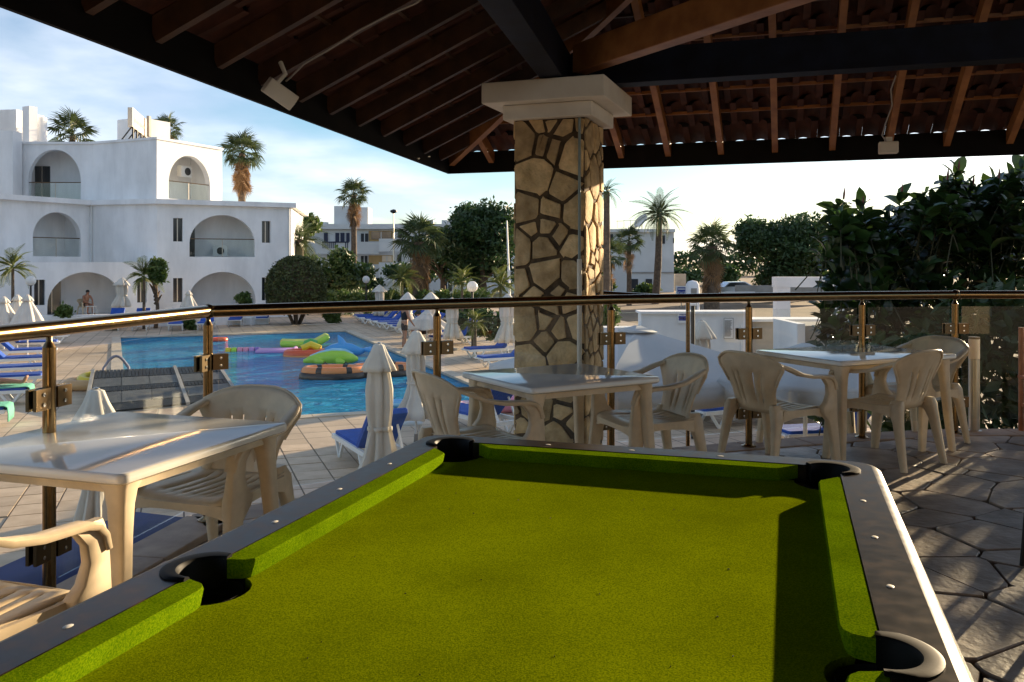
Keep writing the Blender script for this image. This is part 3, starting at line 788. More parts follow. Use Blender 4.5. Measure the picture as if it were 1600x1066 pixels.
def endrail(far):
    Yv = lambda o: o if far else -PL-o
    cl2, cr2 = pk['fl' if far else 'bl'], pk['fr' if far else 'br']; q = math.sqrt(rl**2-(d1-ko)**2)
    sgn = 1 if far else -1
    al = math.degrees(math.atan2(Yv(d1)-cl2[1], q)); ar_ = math.degrees(math.atan2(Yv(d1)-cr2[1], -q))
    p = arc(cl2[0], cl2[1], rl, al, 135*sgn, 8)+[(-d3+.015, Yv(d3-.015)), (-d3+.05, Yv(d3)), (Wd+d3-.05, Yv(d3)), (Wd+d3-.015, Yv(d3-.015))]+arc(cr2[0], cr2[1], rl, 45*sgn, ar_, 8)
    a2 = sum(p[i-1][0]*p[i][1]-p[i][0]*p[i-1][1] for i in range(len(p)))
    railtop(p if a2 > 0 else p[::-1])
endrail(True); endrail(False)
# rounded outer edge, trim line, cabinet
def outl(o, z, r): return rrect(Wd/2+o, PL/2+o, r, z, 6, Wd/2, -PL/2)
b = MB(); b.loft([outl(d3-.003,RZ-.045,.05), outl(d3-.003,RZ-.001,.05), outl(d3+.012,RZ-.004,.06), outl(d3+.024,RZ-.014,.07), outl(d3+.030,RZ-.030,.075), outl(d3+.031,RZ-.055,.076)], cap=False)
b.build('rounded_edge', M['laminate'], pt, smooth=50)
b = MB(); b.loft([outl(d3+.0315,RZ-.056,.076), outl(d3+.037,RZ-.058,.08), outl(d3+.037,RZ-.068,.08), outl(d3+.0315,RZ-.070,.076)], cap=False); b.build('chrome_trim', M['chrome'], pt, smooth=50)
b = MB(); b.loft([outl(d3+.02,RZ-.071,.07), outl(d3+.02,RZ-.15,.07), outl(.02,RZ-.34,.04), outl(.0,RZ-.36,.03)]); b.build('cabinet', M['laminate'], pt, smooth=40)
for x in (.08, Wd-.08):
    for y in (-.12, -PL+.12):
        b = MB(); b.loft([rrect(.065,.065,.02,.52,3,x,y), rrect(.05,.05,.02,.03,3,x,y), rrect(.06,.06,.02,.0,3,x,y)]); b.build('leg', M['laminate'], pt, smooth=40)
# pockets: dark well and raised lip
for k, (cx, cy) in pk.items():
    b = MB(); n = 24
    b.loft([[Vector((cx+PR*math.cos(2*math.pi*i/n), cy+PR*math.sin(2*math.pi*i/n), z)) for i in range(n)] for z in (CZ-.004, CZ-.14)], cap=False)
    b.add([(cx+PR*math.cos(2*math.pi*i/n), cy+PR*math.sin(2*math.pi*i/n), CZ-.14) for i in range(n)], [tuple(range(n))])
    if k[0] != 'm':
        e = .115; sx = 1 if 'l' in k else -1; sy = -1 if k[0] == 'f' else 1
        b.quad((cx-.06*sx,cy-.06*sy,CZ-.10), (cx+e*sx,cy-.06*sy,CZ-.10), (cx+e*sx,cy+e*sy,CZ-.10), (cx-.06*sx,cy+e*sy,CZ-.10))
    else:
        sx = 1 if 'l' in k else -1
        b.quad((cx-.06*sx,cy-.09,CZ-.10), (cx+.11*sx,cy-.09,CZ-.10), (cx+.11*sx,cy+.09,CZ-.10), (cx-.06*sx,cy+.09,CZ-.10))
    b.build('pocket_well', M['pocket_black'], pt)
    mid_a = {'fl':135,'fr':45,'bl':-135,'br':-45,'ml':180,'mr':0}[k]; span = 92 if k[0] == 'm' else 100
    rings = []
    for i in range(23):
        a = R(mid_a-span+2*span*i/22); ca, sa = math.cos(a), math.sin(a); e = min(i, 22-i)/3.0; wv = .020*min(1, .35+e*.65)
        prof = [(PR-.010,CZ-.02), (PR-.010,RZ-.002), (PR-.006,RZ+.003), (PR+wv*.6,RZ+.005), (PR+wv,RZ+.002), (PR+wv,RZ-.012), (PR-.002,RZ-.03)]
        rings.append([Vector((cx+r*ca, cy+r*sa, z)) for r, z in prof])
    b = MB(); b.loft(rings); b.build('pocket_lip', M['black_plastic'], pt, smooth=40)
# sights
sgm = MB(); sgm.lathe([(0,0),(.0062,0),(.0058,.0003),(0,.0004)], 10)
sg_me = sgm.mesh('sight', M['sight'], smooth=60)
for sx in (-1, 1):
    for half_ in (0, 1):
        for q in (.25,.5,.75):
            y = -PT_H*(half_+q); o = link('sight', sg_me, pt); o.location = (-.092 if sx < 0 else Wd+.092, y, RZ+.0003); o.scale = (1,1.5,1)
for q in (.25,.5,.75):
    for yy in (.092, -PL-.092):
        o = link('sight', sg_me, pt); o.location = (Wd*q, yy, RZ+.0003); o.scale = (1.5,1,1)
# chalk dust and lint on the cloth
rr = random.Random(3); b = MB()
for _ in range(60):
    x, y = rr.uniform(.1,Wd-.1), rr.uniform(-PL+.1,-.1); a = rr.uniform(0,3); l = rr.uniform(.001,.004)
    b.box((x,y,CZ+.0008), (l,.001,.0012), a)
o = b.build('lint', mat('lint', (.02,.02,.015), .9), pt); o['kind'] = 'stuff'
pt.location = (PT_X, PT_Y, 0); pt.rotation_euler = (0,0,PT_T)

# ------------------------------------------------------------------ plastic tables
def plastic_table(pix, label):
    q = [G(x, y, .72) for x, y in pix]   # near, right, back, left corners
    c = sum(q, Vector())/4; ux = ((q[1]-q[0])+(q[2]-q[3]))/2; uy = ((q[3]-q[0])+(q[2]-q[1]))/2
    a = (math.atan2(ux.y, ux.x)+math.atan2(uy.y, uy.x)-math.pi/2)/2
    hx, hy = min(max(ux.length, .80), 1.16)/2, min(max(uy.length, .80), .92)/2
    t = thing('plastic_table', label, 'table', (0,0,0), 0, 'cream plastic terrace tables')
    b = MB(); b.loft([rrect(hx-.012,hy-.012,.03,.682), rrect(hx,hy,.035,.690), rrect(hx,hy,.035,.712), rrect(hx-.004,hy-.004,.033,.718), rrect(hx-.010,hy-.010,.03,.72)])
    b.build('table_top', M['table_plastic'], t, smooth=50)
    b = MB(); b.loft([rrect(hx-.05,hy-.05,.02,.645), rrect(hx-.05,hy-.05,.02,.684)], cap=False); b.loft([rrect(hx-.062,hy-.062,.02,.684), rrect(hx-.062,hy-.062,.02,.645)], cap=False)
    b.build('apron', M['plastic'], t, smooth=40)
    for sx in (-1, 1):
        for sy in (-1, 1):
            b = MB(); rings = []
            for z, w, o in ((.683,.125,.030),(.655,.090,.032),(.60,.072,.036),(.50,.062,.034),(.25,.053,.022),(.0,.045,.006)):
                cx, cy = sx*(hx-o-w/2), sy*(hy-o-w/2); rings.append(rrect(w/2,w/2,w*.28,z,3,cx,cy))
            b.loft(rings[::-1]); b.build('leg', M['plastic'], t, smooth=45)
    t.location = (c.x, c.y, 0); t.rotation_euler = (0,0,a); return t, c, a, hx, hy
T1 = plastic_table([(199.5,740.5),(457.5,658),(192,644.5),(-161,713)], 'cream plastic table at the left of the pool table by the bend of the railing')
T2 = plastic_table([(827,607),(1036.5,589),(905,567),(722.6,581)], 'cream plastic table in front of the stone column')
T3 = plastic_table([(1310,566),(1500,553),(1350,537),(1178,547)], 'cream plastic table with three chairs beside the steel bollard light')

# ------------------------------------------------------------------ moulded plastic armchairs
def chair_proto():
    t = thing('plastic_armchair', 'chair', 'chair', (0,0,0), 0, 'moulded plastic armchairs on the terrace')
    P = M['plastic']
    # seat with slots
    xs = [-.225,-.18,-.135,-.128,-.085,-.078,-.032,-.025,.025,.032,.078,.085,.128,.135,.18,.225]
    ys = [-.215,-.17,-.12,-.05,.03,.11,.165,.205,.235,.25]
    def sp(x, y):
        k = x/.225; w = 1.0+.06*(y+.2)/.45; z = .418-.018*(1-k*k)+.010*max(0,(y-.02)/.2)-(max(0, y-.185)/.065)**2*.028+.02*max(0, (-y-.12)/.1)
        return Vector((x*w, y-.012*k*k*(1 if y > 0 else 0), z))
    b = MB(); b.v = [tuple(sp(x, y)) for y in ys for x in xs]; nx = len(xs)
    for j in range(len(ys)-1):
        for i in range(nx-1):
            if abs((xs[i+1]-xs[i])-.007) < 1e-4 and 1 <= j <= 5: continue
            b.f.append((j*nx+i, j*nx+i+1, (j+1)*nx+i+1, (j+1)*nx+i)); b.mi.append(0)
    b.build('seat', P, t, smooth=60, solid=.007)
    # backrest
    us = [-1,-.86,-.70,-.55,-.505,-.30,-.255,-.03,.03,.255,.30,.505,.55,.70,.86,1]; vs_ = [0,.08,.17,.26,.4,.55,.68,.78,.87,.94,1]
    def bp_(u, v):
        hw = .172+.020*min(1, v/.5)+.088*max(0, min(1, (v-.42)/.46))**1.4-.010*max(0, (v-.9)/.1)**2
        zt = .800-.062*abs(u)**3.0
        z = .395+v*(zt-.395); y = -.212-.125*v-.012*math.sin(v*3)+.085*u*u*(.35+.65*v)-(.014*max(0,(v-.9)/.1)**2)
        return Vector((u*hw, y, z))
    b = MB(); nx = len(us); b.v = [tuple(bp_(u, v)) for v in vs_ for u in us]
    for j in range(len(vs_)-1):
        for i in range(nx-1):
            if i in (3,5,7,9,11) and 2 <= j <= 5 and i != 7: continue
            b.f.append((j*nx+i, j*nx+i+1, (j+1)*nx+i+1, (j+1)*nx+i)); b.mi.append(0)
    bo = b.build('backrest', P, t, smooth=60, solid=.008)
    rim = [bp_(-1, v) for v in (.55,.68,.78,.87,.94)]+[bp_(u, 1) for u in us]+[bp_(1, v) for v in (.94,.87,.78,.68,.55)]
    rb = MB(); rb.tube([p+Vector((0,-.006,0)) for p in rim], .0095, 8); rb.build('rim', P, bo, smooth=70)
    for s in (-1, 1):
        # arm: flat band sweeping from the back down to the front leg
        path = [(.258,-.262,.728),(.276,-.20,.706),(.288,-.10,.664),(.291,.0,.645),(.290,.09,.640),(.290,.155,.636),(.289,.200,.622),(.287,.228,.590),(.285,.240,.545)]
        rings = []
        for i, p in enumerate(path):
            a, c = Vector(path[max(0,i-1)]), Vector(path[min(len(path)-1,i+1)]); d = (c-a).normalized(); sd_ = Vector((1,0,0)); up2 = sd_.cross(d).normalized()
            w = .030; th = .012
            if i == 0: w = .022
            ring = []
            for (u, v) in ((-1,-.4),(-.85,-1),(.85,-1),(1,-.4),(1,.5),(.7,1),(-.7,1),(-1,.5)):
                q = Vector(p)+sd_*u*w+up2*v*th; q.x *= s; ring.append(q)
            rings.append(ring if s > 0 else ring[::-1])
        b = MB(); b.loft(rings); b.build('arm', P, t, smooth=55)
        rings = []
        for z, y0, y1, x0, x1 in ((.640,.085,.225,.272,.302),(.615,.125,.236,.270,.303),(.575,.158,.246,.269,.304),(.52,.168,.252,.266,.304),(.46,.150,.256,.258,.304),(.425,.115,.258,.250,.304),(.385,.125,.260,.250,.302),(.335,.175,.263,.258,.302),(.2,.205,.276,.266,.306),(.0,.235,.285,.274,.312)):
            m_ = .006; ring = [Vector((x*s, y, z)) for x, y in ((x0+m_,y0),(x1-m_,y0),(x1,y0+m_),(x1,y1-m_),(x1-m_,y1),(x0+m_,y1),(x0,y1-m_),(x0,y0+m_))]
            rings.append(ring if s < 0 else ring[::-1])
        b = MB(); b.loft(rings); b.build('leg', P, t, smooth=50)
        rings = []
        for z, y0, y1, x0, x1 in ((.46,-.262,-.190,.165,.205),(.42,-.268,-.175,.165,.232),(.37,-.272,-.190,.178,.236),(.31,-.280,-.215,.190,.240),(.15,-.302,-.250,.208,.250),(.0,-.325,-.283,.222,.260)):
            m_ = .008; ring = [Vector((x*s, y, z)) for x, y in ((x0+m_,y0),(x1-m_,y0),(x1,y0+m_),(x1,y1-m_),(x1-m_,y1),(x0+m_,y1),(x0,y1-m_),(x0,y0+m_))]
            rings.append(ring if s < 0 else ring[::-1])
        b = MB(); b.loft(rings); b.build('leg', P, t, smooth=50)
        b = MB(); rings = []
        for y, zt, zb_ in ((-.20,.425,.352),(-.12,.424,.372),(0,.423,.381),(.08,.423,.378),(.14,.425,.362)):
            x0 = .221+.03*(y+.2)/.34; ring = [Vector((x*s, y, z)) for x, z in ((x0,zb_),(x0+.018,zb_),(x0+.018,zt),(x0,zt))]; rings.append(ring if s < 0 else ring[::-1])
        b.loft(rings); b.build('side_apron', P, t, smooth=50)
    b = MB(); rings = []
    for k in range(9):
        u = -1+k/4; x = u*.262; y = .252-.014*u*u; zb_ = .352-.02*(abs(u)**4)+.012*(1-u*u); rings.append([Vector((x,y-.012,zb_)), Vector((x,y,zb_+.004)), Vector((x,y,.398)), Vector((x,y-.012,.402))])
    b.loft(rings); b.build('front_apron', P, t, smooth=50)
    return keep(t)
chair = chair_proto()
chair_n = [0]
def place_chair(x, y, face, label, tilt=0):   # face: direction the sitter looks, degrees from +x
    o = chair if chair_n[0] == 0 else dup(chair)
    chair_n[0] += 1; o.location = (x, y, 0); o.rotation_euler = (0,0,R(face-90)); o['label'] = label
    return o
CHAIRS = []

# ------------------------------------------------------------------ bollard light, bits of other seats at the right edge
bl = G(1522,674,0)
t = thing('bollard_light', 'brushed steel bollard light with pale lamp head on the flagstones', 'bollard', bl)
b = MB(); b.lathe([(.06,.0),(.06,.012),(.045,.016)], 18, bl); b.build('base', M['steel'], t, smooth=40)
b = MB(); b.lathe([(.043,.015),(.043,.60)], 18, bl); b.build('post', M['steel'], t, smooth=40)
b = MB(); b.lathe([(.043,.602),(.043,.765)], 18, bl); b.build('lamp_head', mat('lamp_pale', (.72,.62,.52), .5, trans=.2), t, smooth=40)
b = MB(); b.lathe([(.044,.766),(.044,.782),(0,.784)], 18, bl); b.build('cap', M['bronze_dark'], t, smooth=40)
wc = G(1592,672,0)
t = thing('wooden_chair', 'reddish wooden ladder-back chair near the railing beside the bollard light', 'chair', wc)
cx0, cy0 = wc.x-.01, wc.y-.05
for (dx, dy, h) in ((0,0,.86),(.40,0,.86),(.0,-.40,.45),(.40,-.40,.45)):
    b = MB(); b.tube([(cx0+dx,cy0+dy,0),(cx0+dx,cy0+dy,h)], .022, 8); b.build('leg', M['wood_chair'], t, smooth=50)
for z in (.55,.68,.80):
    b = MB(); b.beam((cx0,cy0,z), (cx0+.40,cy0,z), .016, .06); b.build('back_slat', M['wood_chair'], t)
b = MB(); b.box((cx0+.2,cy0-.2,.45), (.44,.44,.03)); b.build('seat', M['wood_chair'], t, bevel=.006)
for z in (.22,):
    b = MB(); b.beam((cx0,cy0,z), (cx0,cy0-.4,z), .02, .03); b.beam((cx0+.4,cy0,z), (cx0+.4,cy0-.4,z), .02, .03); b.build('stretcher', M['wood_chair'], t)
st = G(1597,884,0)
t = thing('bar_stool', 'dark metal bar stool with thin splayed legs on the dark flagstones', 'stool', st)
for dx, dy in ((0,0),(.34,0),(.34,-.34),(0,-.34)):
    b = MB(); b.tube([(st.x+dx+.0,st.y+dy,0),(st.x+.17+(dx-.17)*.8,st.y-.17+(dy+.17)*.8,.66)], .011, 8); b.build('leg', M['black_metal'], t, smooth=50)
b = MB(); b.lathe([(0,.66),(.16,.665),(.17,.685),(.16,.70),(0,.705)], 20, (st.x+.17,st.y-.17,0)); b.build('seat', M['wood_chair'], t, smooth=50)
b = MB(); b.loft([rrect(.15,.15,.02,.25,2,st.x+.17,st.y-.17), rrect(.15,.15,.02,.265,2,st.x+.17,st.y-.17)]); b.build('foot_frame', M['black_metal'], t)

# ------------------------------------------------------------------ speaker and floodlight under the roof
sp0 = AY(437,147,5.35)
t = thing('speaker', 'white outdoor loudspeaker on a bracket under the rafters', 'speaker', sp0)
m3 = Matrix.Rotation(R(35),3,'Z')@Matrix.Rotation(R(30),3,'Y')@Matrix.Rotation(R(20),3,'X')
b = MB(); rings = []
for k in range(9):
    a = -1+k/4; w = .075*(1-.25*a*a); rings.append([sp0+m3@Vector((a*.10, y, z)) for y, z in ((-w*.7,-.05),(w*.7,-.05),(w,0),(w*.8,.055),(-w*.8,.055),(-w,0))])
b.loft(rings); b.build('housing', M['cap_white'], t, smooth=50, bevel=.006)
b = MB(); b.tube([sp0+m3@Vector((-.05,0,.05)), sp0+m3@Vector((-.04,0,.12)), sp0+Vector((0,.02,.2))], .014, 8); b.build('bracket', M['cap_white'], t, smooth=50)
t = thing('speaker_cable', 'thin grey cable looping along a rafter to the loudspeaker', 'cable', sp0)
pts = [sp0+Vector((.04,.0,.08)), AY(455,120,5.3), AY(475,100,5.2), AY(510,80,5.05), AY(560,48,4.9), AY(610,22,4.75), AY(650,5,4.65), AY(690,-25,4.55)]
b = MB(); b.tube(pts, .006, 6); b.build('wire', mat('wire', (.30,.27,.24), .6), t, smooth=60)
fl = AY(1388,231,8.15)
t = thing('floodlight', 'small white floodlight box fixed to the roof edge', 'light', fl)
b = MB(); b.box(fl, (.17,.10,.11), math.atan2(B_.y,B_.x)); b.build('housing', M['cap_white'], t, bevel=.01)
b = MB(); b.box(fl+Vector((0,.0,.075)), (.06,.04,.05)); b.build('bracket', M['cap_white'], t)
t = thing('floodlight_cable', 'thin pale cable running down a rafter to the floodlight', 'cable', fl)
b = MB(); b.tube([AY(1400,118,6.85), AY(1392,140,7.05), AY(1394,165,7.3), AY(1384,192,7.6), AY(1378,212,7.9), fl+Vector((-.03,-.02,.06))], .006, 6); b.build('wire', M['wire'], t, smooth=60)
for (x, y, a, lb) in ((-1.57,2.45,72,'cream plastic armchair pushed under table with one arm beside the pool table'),
    (-1.33,3.84,250,'cream plastic armchair facing us behind the table at the railing bend'),
    (-.19,4.88,30,'cream plastic armchair in side view left of the table before the column'),
    (.86,5.50,199,'cream plastic armchair right of the table before the column, open seat showing'),
    (1.82,5.95,32,'cream plastic armchair seen from behind, between two terrace tables'),
    (2.64,6.14,124,'cream plastic armchair in shade with slotted back at table near bollard light'),
    (3.15,6.78,205,'cream plastic armchair between its table and the bollard light, facing the table')):
    place_chair(x, y, a, lb)

# ------------------------------------------------------------------ sun loungers
def lounger_proto():
    t = thing('sun_lounger', 'x', 'sun lounger'); WPm = M['white_plastic']
    b = MB()
    for s in (-1, 1): b.beam((-.95,s*.30,.30), (.95,s*.30,.30), .05, .07)
    for k in range(8): x = -.95+k*.16; b.beam((x,-.30,.315), (x,.30,.315), .10, .025)
    b.beam((.95,-.30,.30), (.95,.30,.30), .05, .07); b.build('frame', WPm, t)
    for x in (-.62, .55):
        for s in (-1, 1):
            b = MB(); b.beam((x-.20,s*.29,.29), (x,s*.29,.0), .04, .05); b.beam((x+.20,s*.29,.29), (x,s*.29,.0), .04, .05); b.build('leg', WPm, t)
    b = MB(); hx = Vector((.25,0,.33)); tp = Vector((.78,0,.86))
    for s in (-1, 1): b.beam(hx+Vector((0,s*.27,0)), tp+Vector((0,s*.27,0)), .05, .04)
    for k in range(6): p = hx.lerp(tp, k/5); b.beam(p+Vector((0,-.27,0)), p+Vector((0,.27,0)), .06, .02)
    b.beam(tp*.75+hx*.25+Vector((0,-.2,0)), Vector((.9,-.2,.33)), .03, .03); b.beam(tp*.75+hx*.25+Vector((0,.2,0)), Vector((.9,.2,.33)), .03, .03)
    b.build('back_frame', WPm, t)
    b = MB(); b.loft([rrect(.58,.28,.05,.335,3,-.34,0), rrect(.59,.285,.06,.36,3,-.34,0), rrect(.58,.28,.05,.385,3,-.34,0)]); b.build('seat_pad', M['pad_blue'], t, smooth=50)
    d = (tp-hx).normalized(); n_ = Vector((-d.z,0,d.x)); b = MB(); rings = []
    for (o, e) in ((-.036,.012),(.02,.022),(.07,.010)):
        q = []
        for sx, sy in ((0,-1),(1,-1),(1,1),(0,1)): p = hx+d*(.02-e+sx*(.80+2*e))+n_*o; q.append(Vector((p.x, sy*(.28+e), p.z)))
        rings.append(q[::-1])
    b.loft(rings); b.build('back_pad', M['pad_blue'], t, bevel=.012)
    return keep(t)
lou = lounger_proto(); lou_n = [0]
def lounger(foot, ang, label, group, sc=1.0):    # foot end on the deck, ang = direction from foot to head
    o = lou if lou_n[0] == 0 else dup(lou)
    lou_n[0] += 1; d = Vector((math.cos(ang), math.sin(ang), 0)); p = foot+d*.97*sc; o.location = (p.x, p.y, foot.z); o.rotation_euler = (0,0,ang); o.scale = (sc,)*3
    tag(o, label, 'sun lounger', group); return o
ra = math.atan2(E1.y, E1.x)
p0, p1 = G(552,503,DZ), G(628,526,DZ)
ORD = ['first','second','third','fourth','fifth','sixth','seventh','eighth']
for k in range(8):
    lounger(p0.lerp(p1, k/7)+Vector((rng.uniform(-.1,.1), rng.uniform(-.1,.1),0)), ra+.05+rng.uniform(-.05,.05), f'white sun lounger with blue pad right of the pool, {ORD[7-k]} from the standing person', 'loungers in the row right of the pool')
for k, (px, py) in enumerate(((655,533),(672,541))):
    lounger(G(px,py,DZ), ra+.15, 'white sun lounger '+('under' if k == 0 else 'in front of')+' the seated person, blue back raised', 'loungers beside the seated person')
lounger(G(727,562,DZ), ra+.1, 'white sun lounger with blue pad left of the column, farther of the pair', 'pair of loungers left of the column')
lounger(G(748,577,DZ), ra+.1, 'white sun lounger with blue pad left of the column, nearer the pool of the pair', 'pair of loungers left of the column')
for k, (px, py) in enumerate(((171,518),(216,518),(273,518),(318,517),(366,511),(409,508))):
    lounger(G(px,py,DZ), R(90+14)+rng.uniform(-.05,.05), f'white sun lounger with blue back before the low garden wall, {ORD[5-k]} from the clipped dome', 'loungers before the low white wall')
ll = [(108,536),(92,548),(88,561),(80,575),(76,590),(70,606)]
for k, (px, py) in enumerate(ll):
    lounger(G(px,py,DZ), ra+math.pi+.05+rng.uniform(-.05,.05), f'white sun lounger with blue pad left of the pool, {ORD[5-k]} from the green towels', 'loungers in the packed row left of the pool')
lt1 = lounger(G(48,630,DZ), ra+math.pi, 'sun lounger draped with a green towel under a person lying down', 'loungers with green towels')
lt2 = lounger(G(14,664,DZ), ra+math.pi, 'empty sun lounger draped with a green towel', 'loungers with green towels')
for lo_, lb in ((lt1, 'green towel under the feet of the person lying down'), (lt2, 'green towel hanging over an empty sun lounger')):
    b = MB(); rings = []
    pth = [(-1.0,.10),(-1.005,.25),(-.99,.372),(-.93,.402),(-.5,.398),(.1,.40)]
    for (x, z) in pth: rings.append([Vector((x, y*.31, z+.008*math.sin(9*y+x*7))) for y in (-1,-.6,-.2,.2,.6,1)])
    b.loft(rings, closed=False); o = b.build('towel', M['towel_green'], smooth=60, solid=.012); o.location = lo_.location; o.rotation_euler = lo_.rotation_euler
    tag(o, lb, 'towel', 'green towels on loungers')
lounger(G(548,706,DZ), R(-62), 'white sun lounger with tall blue back behind the closest folded parasol', 'loungers on the near deck', 1.0)
lounger(G(700,662,DZ), R(-52), 'white sun lounger with blue pad seen behind the side-on armchair', 'loungers on the near deck')
for (px, py, a) in ((985,662,35), (1085,668,25), (1180,664,20)):
    lounger(G(px,py,DZ), R(a), 'white sun lounger with blue pad '+('closest to the stone column' if px < 1000 else 'beside the grey bucket' if px < 1100 else 'before the grey concrete wall')+' under the parasols', 'loungers under the open parasols')
lounger(G(1215,706,DZ), R(12), 'white sun lounger with blue pad close below the terrace kerb', 'loungers under the open parasols')
# side table between loungers
def side_table(p, label):
    t = thing('side_table', label, 'side table', p, 0, 'white plastic side tables')
    b = MB(); b.loft([rrect(.22,.22,.04,p.z+.40,3,p.x,p.y), rrect(.22,.22,.04,p.z+.43,3,p.x,p.y)]); b.build('top', M['white_plastic'], t, smooth=40)
    for sx in (-1,1):
        for sy in (-1,1): b = MB(); b.tube([(p.x+sx*.17,p.y+sy*.17,p.z+.4),(p.x+sx*.19,p.y+sy*.19,p.z)], .018, 6); b.build('leg', M['white_plastic'], t)
side_table(G(388,509,DZ), 'small white plastic side table between loungers at the garden wall')
side_table(G(640,700,DZ), 'small white plastic side table beside the folded parasols')
bk = G(1098,656,DZ)
t = thing('bucket', 'round grey bucket standing on the deck under the open parasols', 'bucket', bk)
b = MB(); b.lathe([(.0,0),(.15,0),(.18,.12),(.16,.24),(.14,.25),(.0,.23)], 18, bk); b.build('body', M['concrete'], t, smooth=50)
b = MB(); b.tube([bk+Vector((.16*math.cos(a),0,.24+.15*math.sin(a))) for a in [math.pi*k/10 for k in range(11)]], .008, 6); b.build('handle', M['steel'], t)

# ------------------------------------------------------------------ parasols
def folded(name_label, p, top, cat_group, rmax=.17, flap=.20, bottom=.30, seed=1, base=True, tied=True, flare=1.1):
    """folded canvas parasol on a pole: p on the ground, top = height of the canvas tip above p"""
    t = thing('folded_parasol', name_label, 'parasol', p, 0, cat_group); rs = random.Random(seed)
    b = MB(); b.tube([p+up_*.02, p+up_*(top-.03)], .02, 10); b.build('pole', M['white_plastic'], t, smooth=50)
    if base: b = MB(); b.lathe([(0,.0),(.24,.0),(.25,.05),(.10,.09),(.04,.14),(.03,.28),(0,.28)], 18, p); b.build('base', M['concrete'], t, smooth=40)
    n = 48; ph = [rs.uniform(0, 6) for _ in range(4)]; nf = 8
    def ring(r, z, amp, sw=0):
        o = []
        for j in range(n):
            a = 2*math.pi*j/n; f_ = 1+.16*mnoise.noise(Vector((math.cos(a)*1.6+seed, math.sin(a)*1.6, z*2.2)))+amp*(.62*math.cos(nf*a+ph[0])+.34*math.cos((nf+3)*a+ph[1]+z*1.3)+.22*math.cos(3*a+ph[2]))
            o.append(p+Vector((r*f_*math.cos(a+sw), r*f_*math.sin(a+sw), z)))
        return o
    L = top-bottom
    prof = [(1.0,.36,.10),(.94,.45,.16),(.86,.60,.26),(.70,.72,.30),(.55,.70,.32),(.42,.60 if tied else .9,.26),(.36,.66 if tied else 1.0,.34),(.24,.86,.42),(.10,.5*(1.02+flare),.46),(.0,flare,.50)]
    b = MB(); b.loft([ring(rmax*r, bottom+L*h, a, .15*math.sin(h*3)) for h, r, a in prof], cap=False)
    b.build('canvas', M['canvas'], t, smooth=80, solid=.006)
    if flap:
        b = MB(); b.loft([ring(.03, top+.05, 0), ring(.07, top+.03, .05), ring(flap*.55, top-.09, .10), ring(flap*.9, top-.24, .16), ring(flap, top-.31, .2)], cap=False); b.build('top_flap', M['canvas'], t, smooth=80, solid=.006)
        b = MB(); b.lathe([(.035,.03),(.035,.06),(.0,.075)], 12, p+up_*top); b.build('finial', M['steel'], t, smooth=50)
    if tied:
        b = MB(); b.loft([ring(rmax*.70, bottom+L*.40, .2), ring(rmax*.70, bottom+L*.43, .2)], cap=False); b.build('tie_strap', M['canvas'], t, smooth=80, solid=.01)
    return t
def gy(px, Y, z=DZ): return Vector(((px-800)*Y/F, Y, z))
g_near = 'folded parasols near the terrace'
def top_at(py, Y, z=DZ): return EYE-(py-HZ)*Y/F-z
folded('cream folded parasol with a capped top beside the blue lounger, closest to the pool table', gy(592,11.6), top_at(543,11.6), g_near, .20, .22, .10, 2, flare=1.75)
folded('cream folded parasol with tied canvas beside the white side table', gy(650,14.2), top_at(522,14.2), g_near, .19, .25, .55, 5, flare=1.7)
folded('cream folded parasol whose tip rises behind the table at the railing bend', gy(150,8.6), top_at(616,8.6), g_near, .17, .21, .30, 8)
folded('white folded parasol in front of the white wall with notices', gy(1096,17.5), top_at(505,17.5), g_near, .2, .26, .4, 9)
fr = 'folded parasols along the right of the pool'
for k, (px, py, Y) in enumerate(((593,447,44),(637,459,35.5),(673,459,33),(706,468,30.5))):
    folded(f'white folded parasol in the lounger row right of the pool, {ORD[3-k]} from the column', gy(px,Y), top_at(py,Y), fr, .27, .34, .4, 20+k)
folded('white folded parasol standing over the pair of loungers left of the column', gy(793,27.5), top_at(462,27.5), fr, .26, .34, .55, 31)
def halfopen(p, top, rad, drop, label, group, mt='canvas', seed=0):
    t = thing('half_open_parasol', label, 'parasol', p, 0, group); rs = random.Random(seed); n = 64
    b = MB(); b.tube([p, p+up_*top], .022, 8); b.build('pole', M['white_plastic'], t)
    def ring(r, z, a): return [p+Vector((r*(1+a*math.cos(8*2*math.pi*j/n))*math.cos(2*math.pi*j/n), r*(1+a*math.cos(8*2*math.pi*j/n))*math.sin(2*math.pi*j/n), z)) for j in range(n)]
    b = MB(); b.loft([ring(.03,top,0), ring(rad*.25,top-drop*.18,.06), ring(rad*.6,top-drop*.52,.12), ring(rad*.9,top-drop*.88,.16), ring(rad,top-drop,.18)], cap=False); b.build('canvas', M[mt], t, smooth=80, solid=.008)
    b = MB(); b.loft([ring(.035,top+.06,0), ring(rad*.22,top-.06,.05), ring(rad*.3,top-.16,.12)], cap=False); b.build('top_flap', M[mt], t, smooth=80, solid=.006); return t
gl = 'half closed cream parasols left of the pool'
for k, (px, py, Y) in enumerate(((6,466,29),(27,463,30.5),(43,463,29))):
    halfopen(gy(px,Y), top_at(py,Y), .62, 1.25, f'cream half closed parasol over the packed loungers, {ORD[2-k]} from the white globe lamp', gl, seed=k)
halfopen(gy(667,32), top_at(487,32), .85, .62, 'small open cream parasol shading the seated person', 'open cream parasol', seed=6)
halfopen(gy(295,41.5), top_at(456,41.5), .6, 1.25, 'cream half closed parasol before the right ground floor arch', 'parasols in front of the white hotel', seed=8)
pz = -1.25
folded('thin white folded parasol in front of the left ground floor arch', gy(191,41.5,DZ), top_at(436,41.5), 'parasols in front of the white hotel', .30, .34, .95, 41)
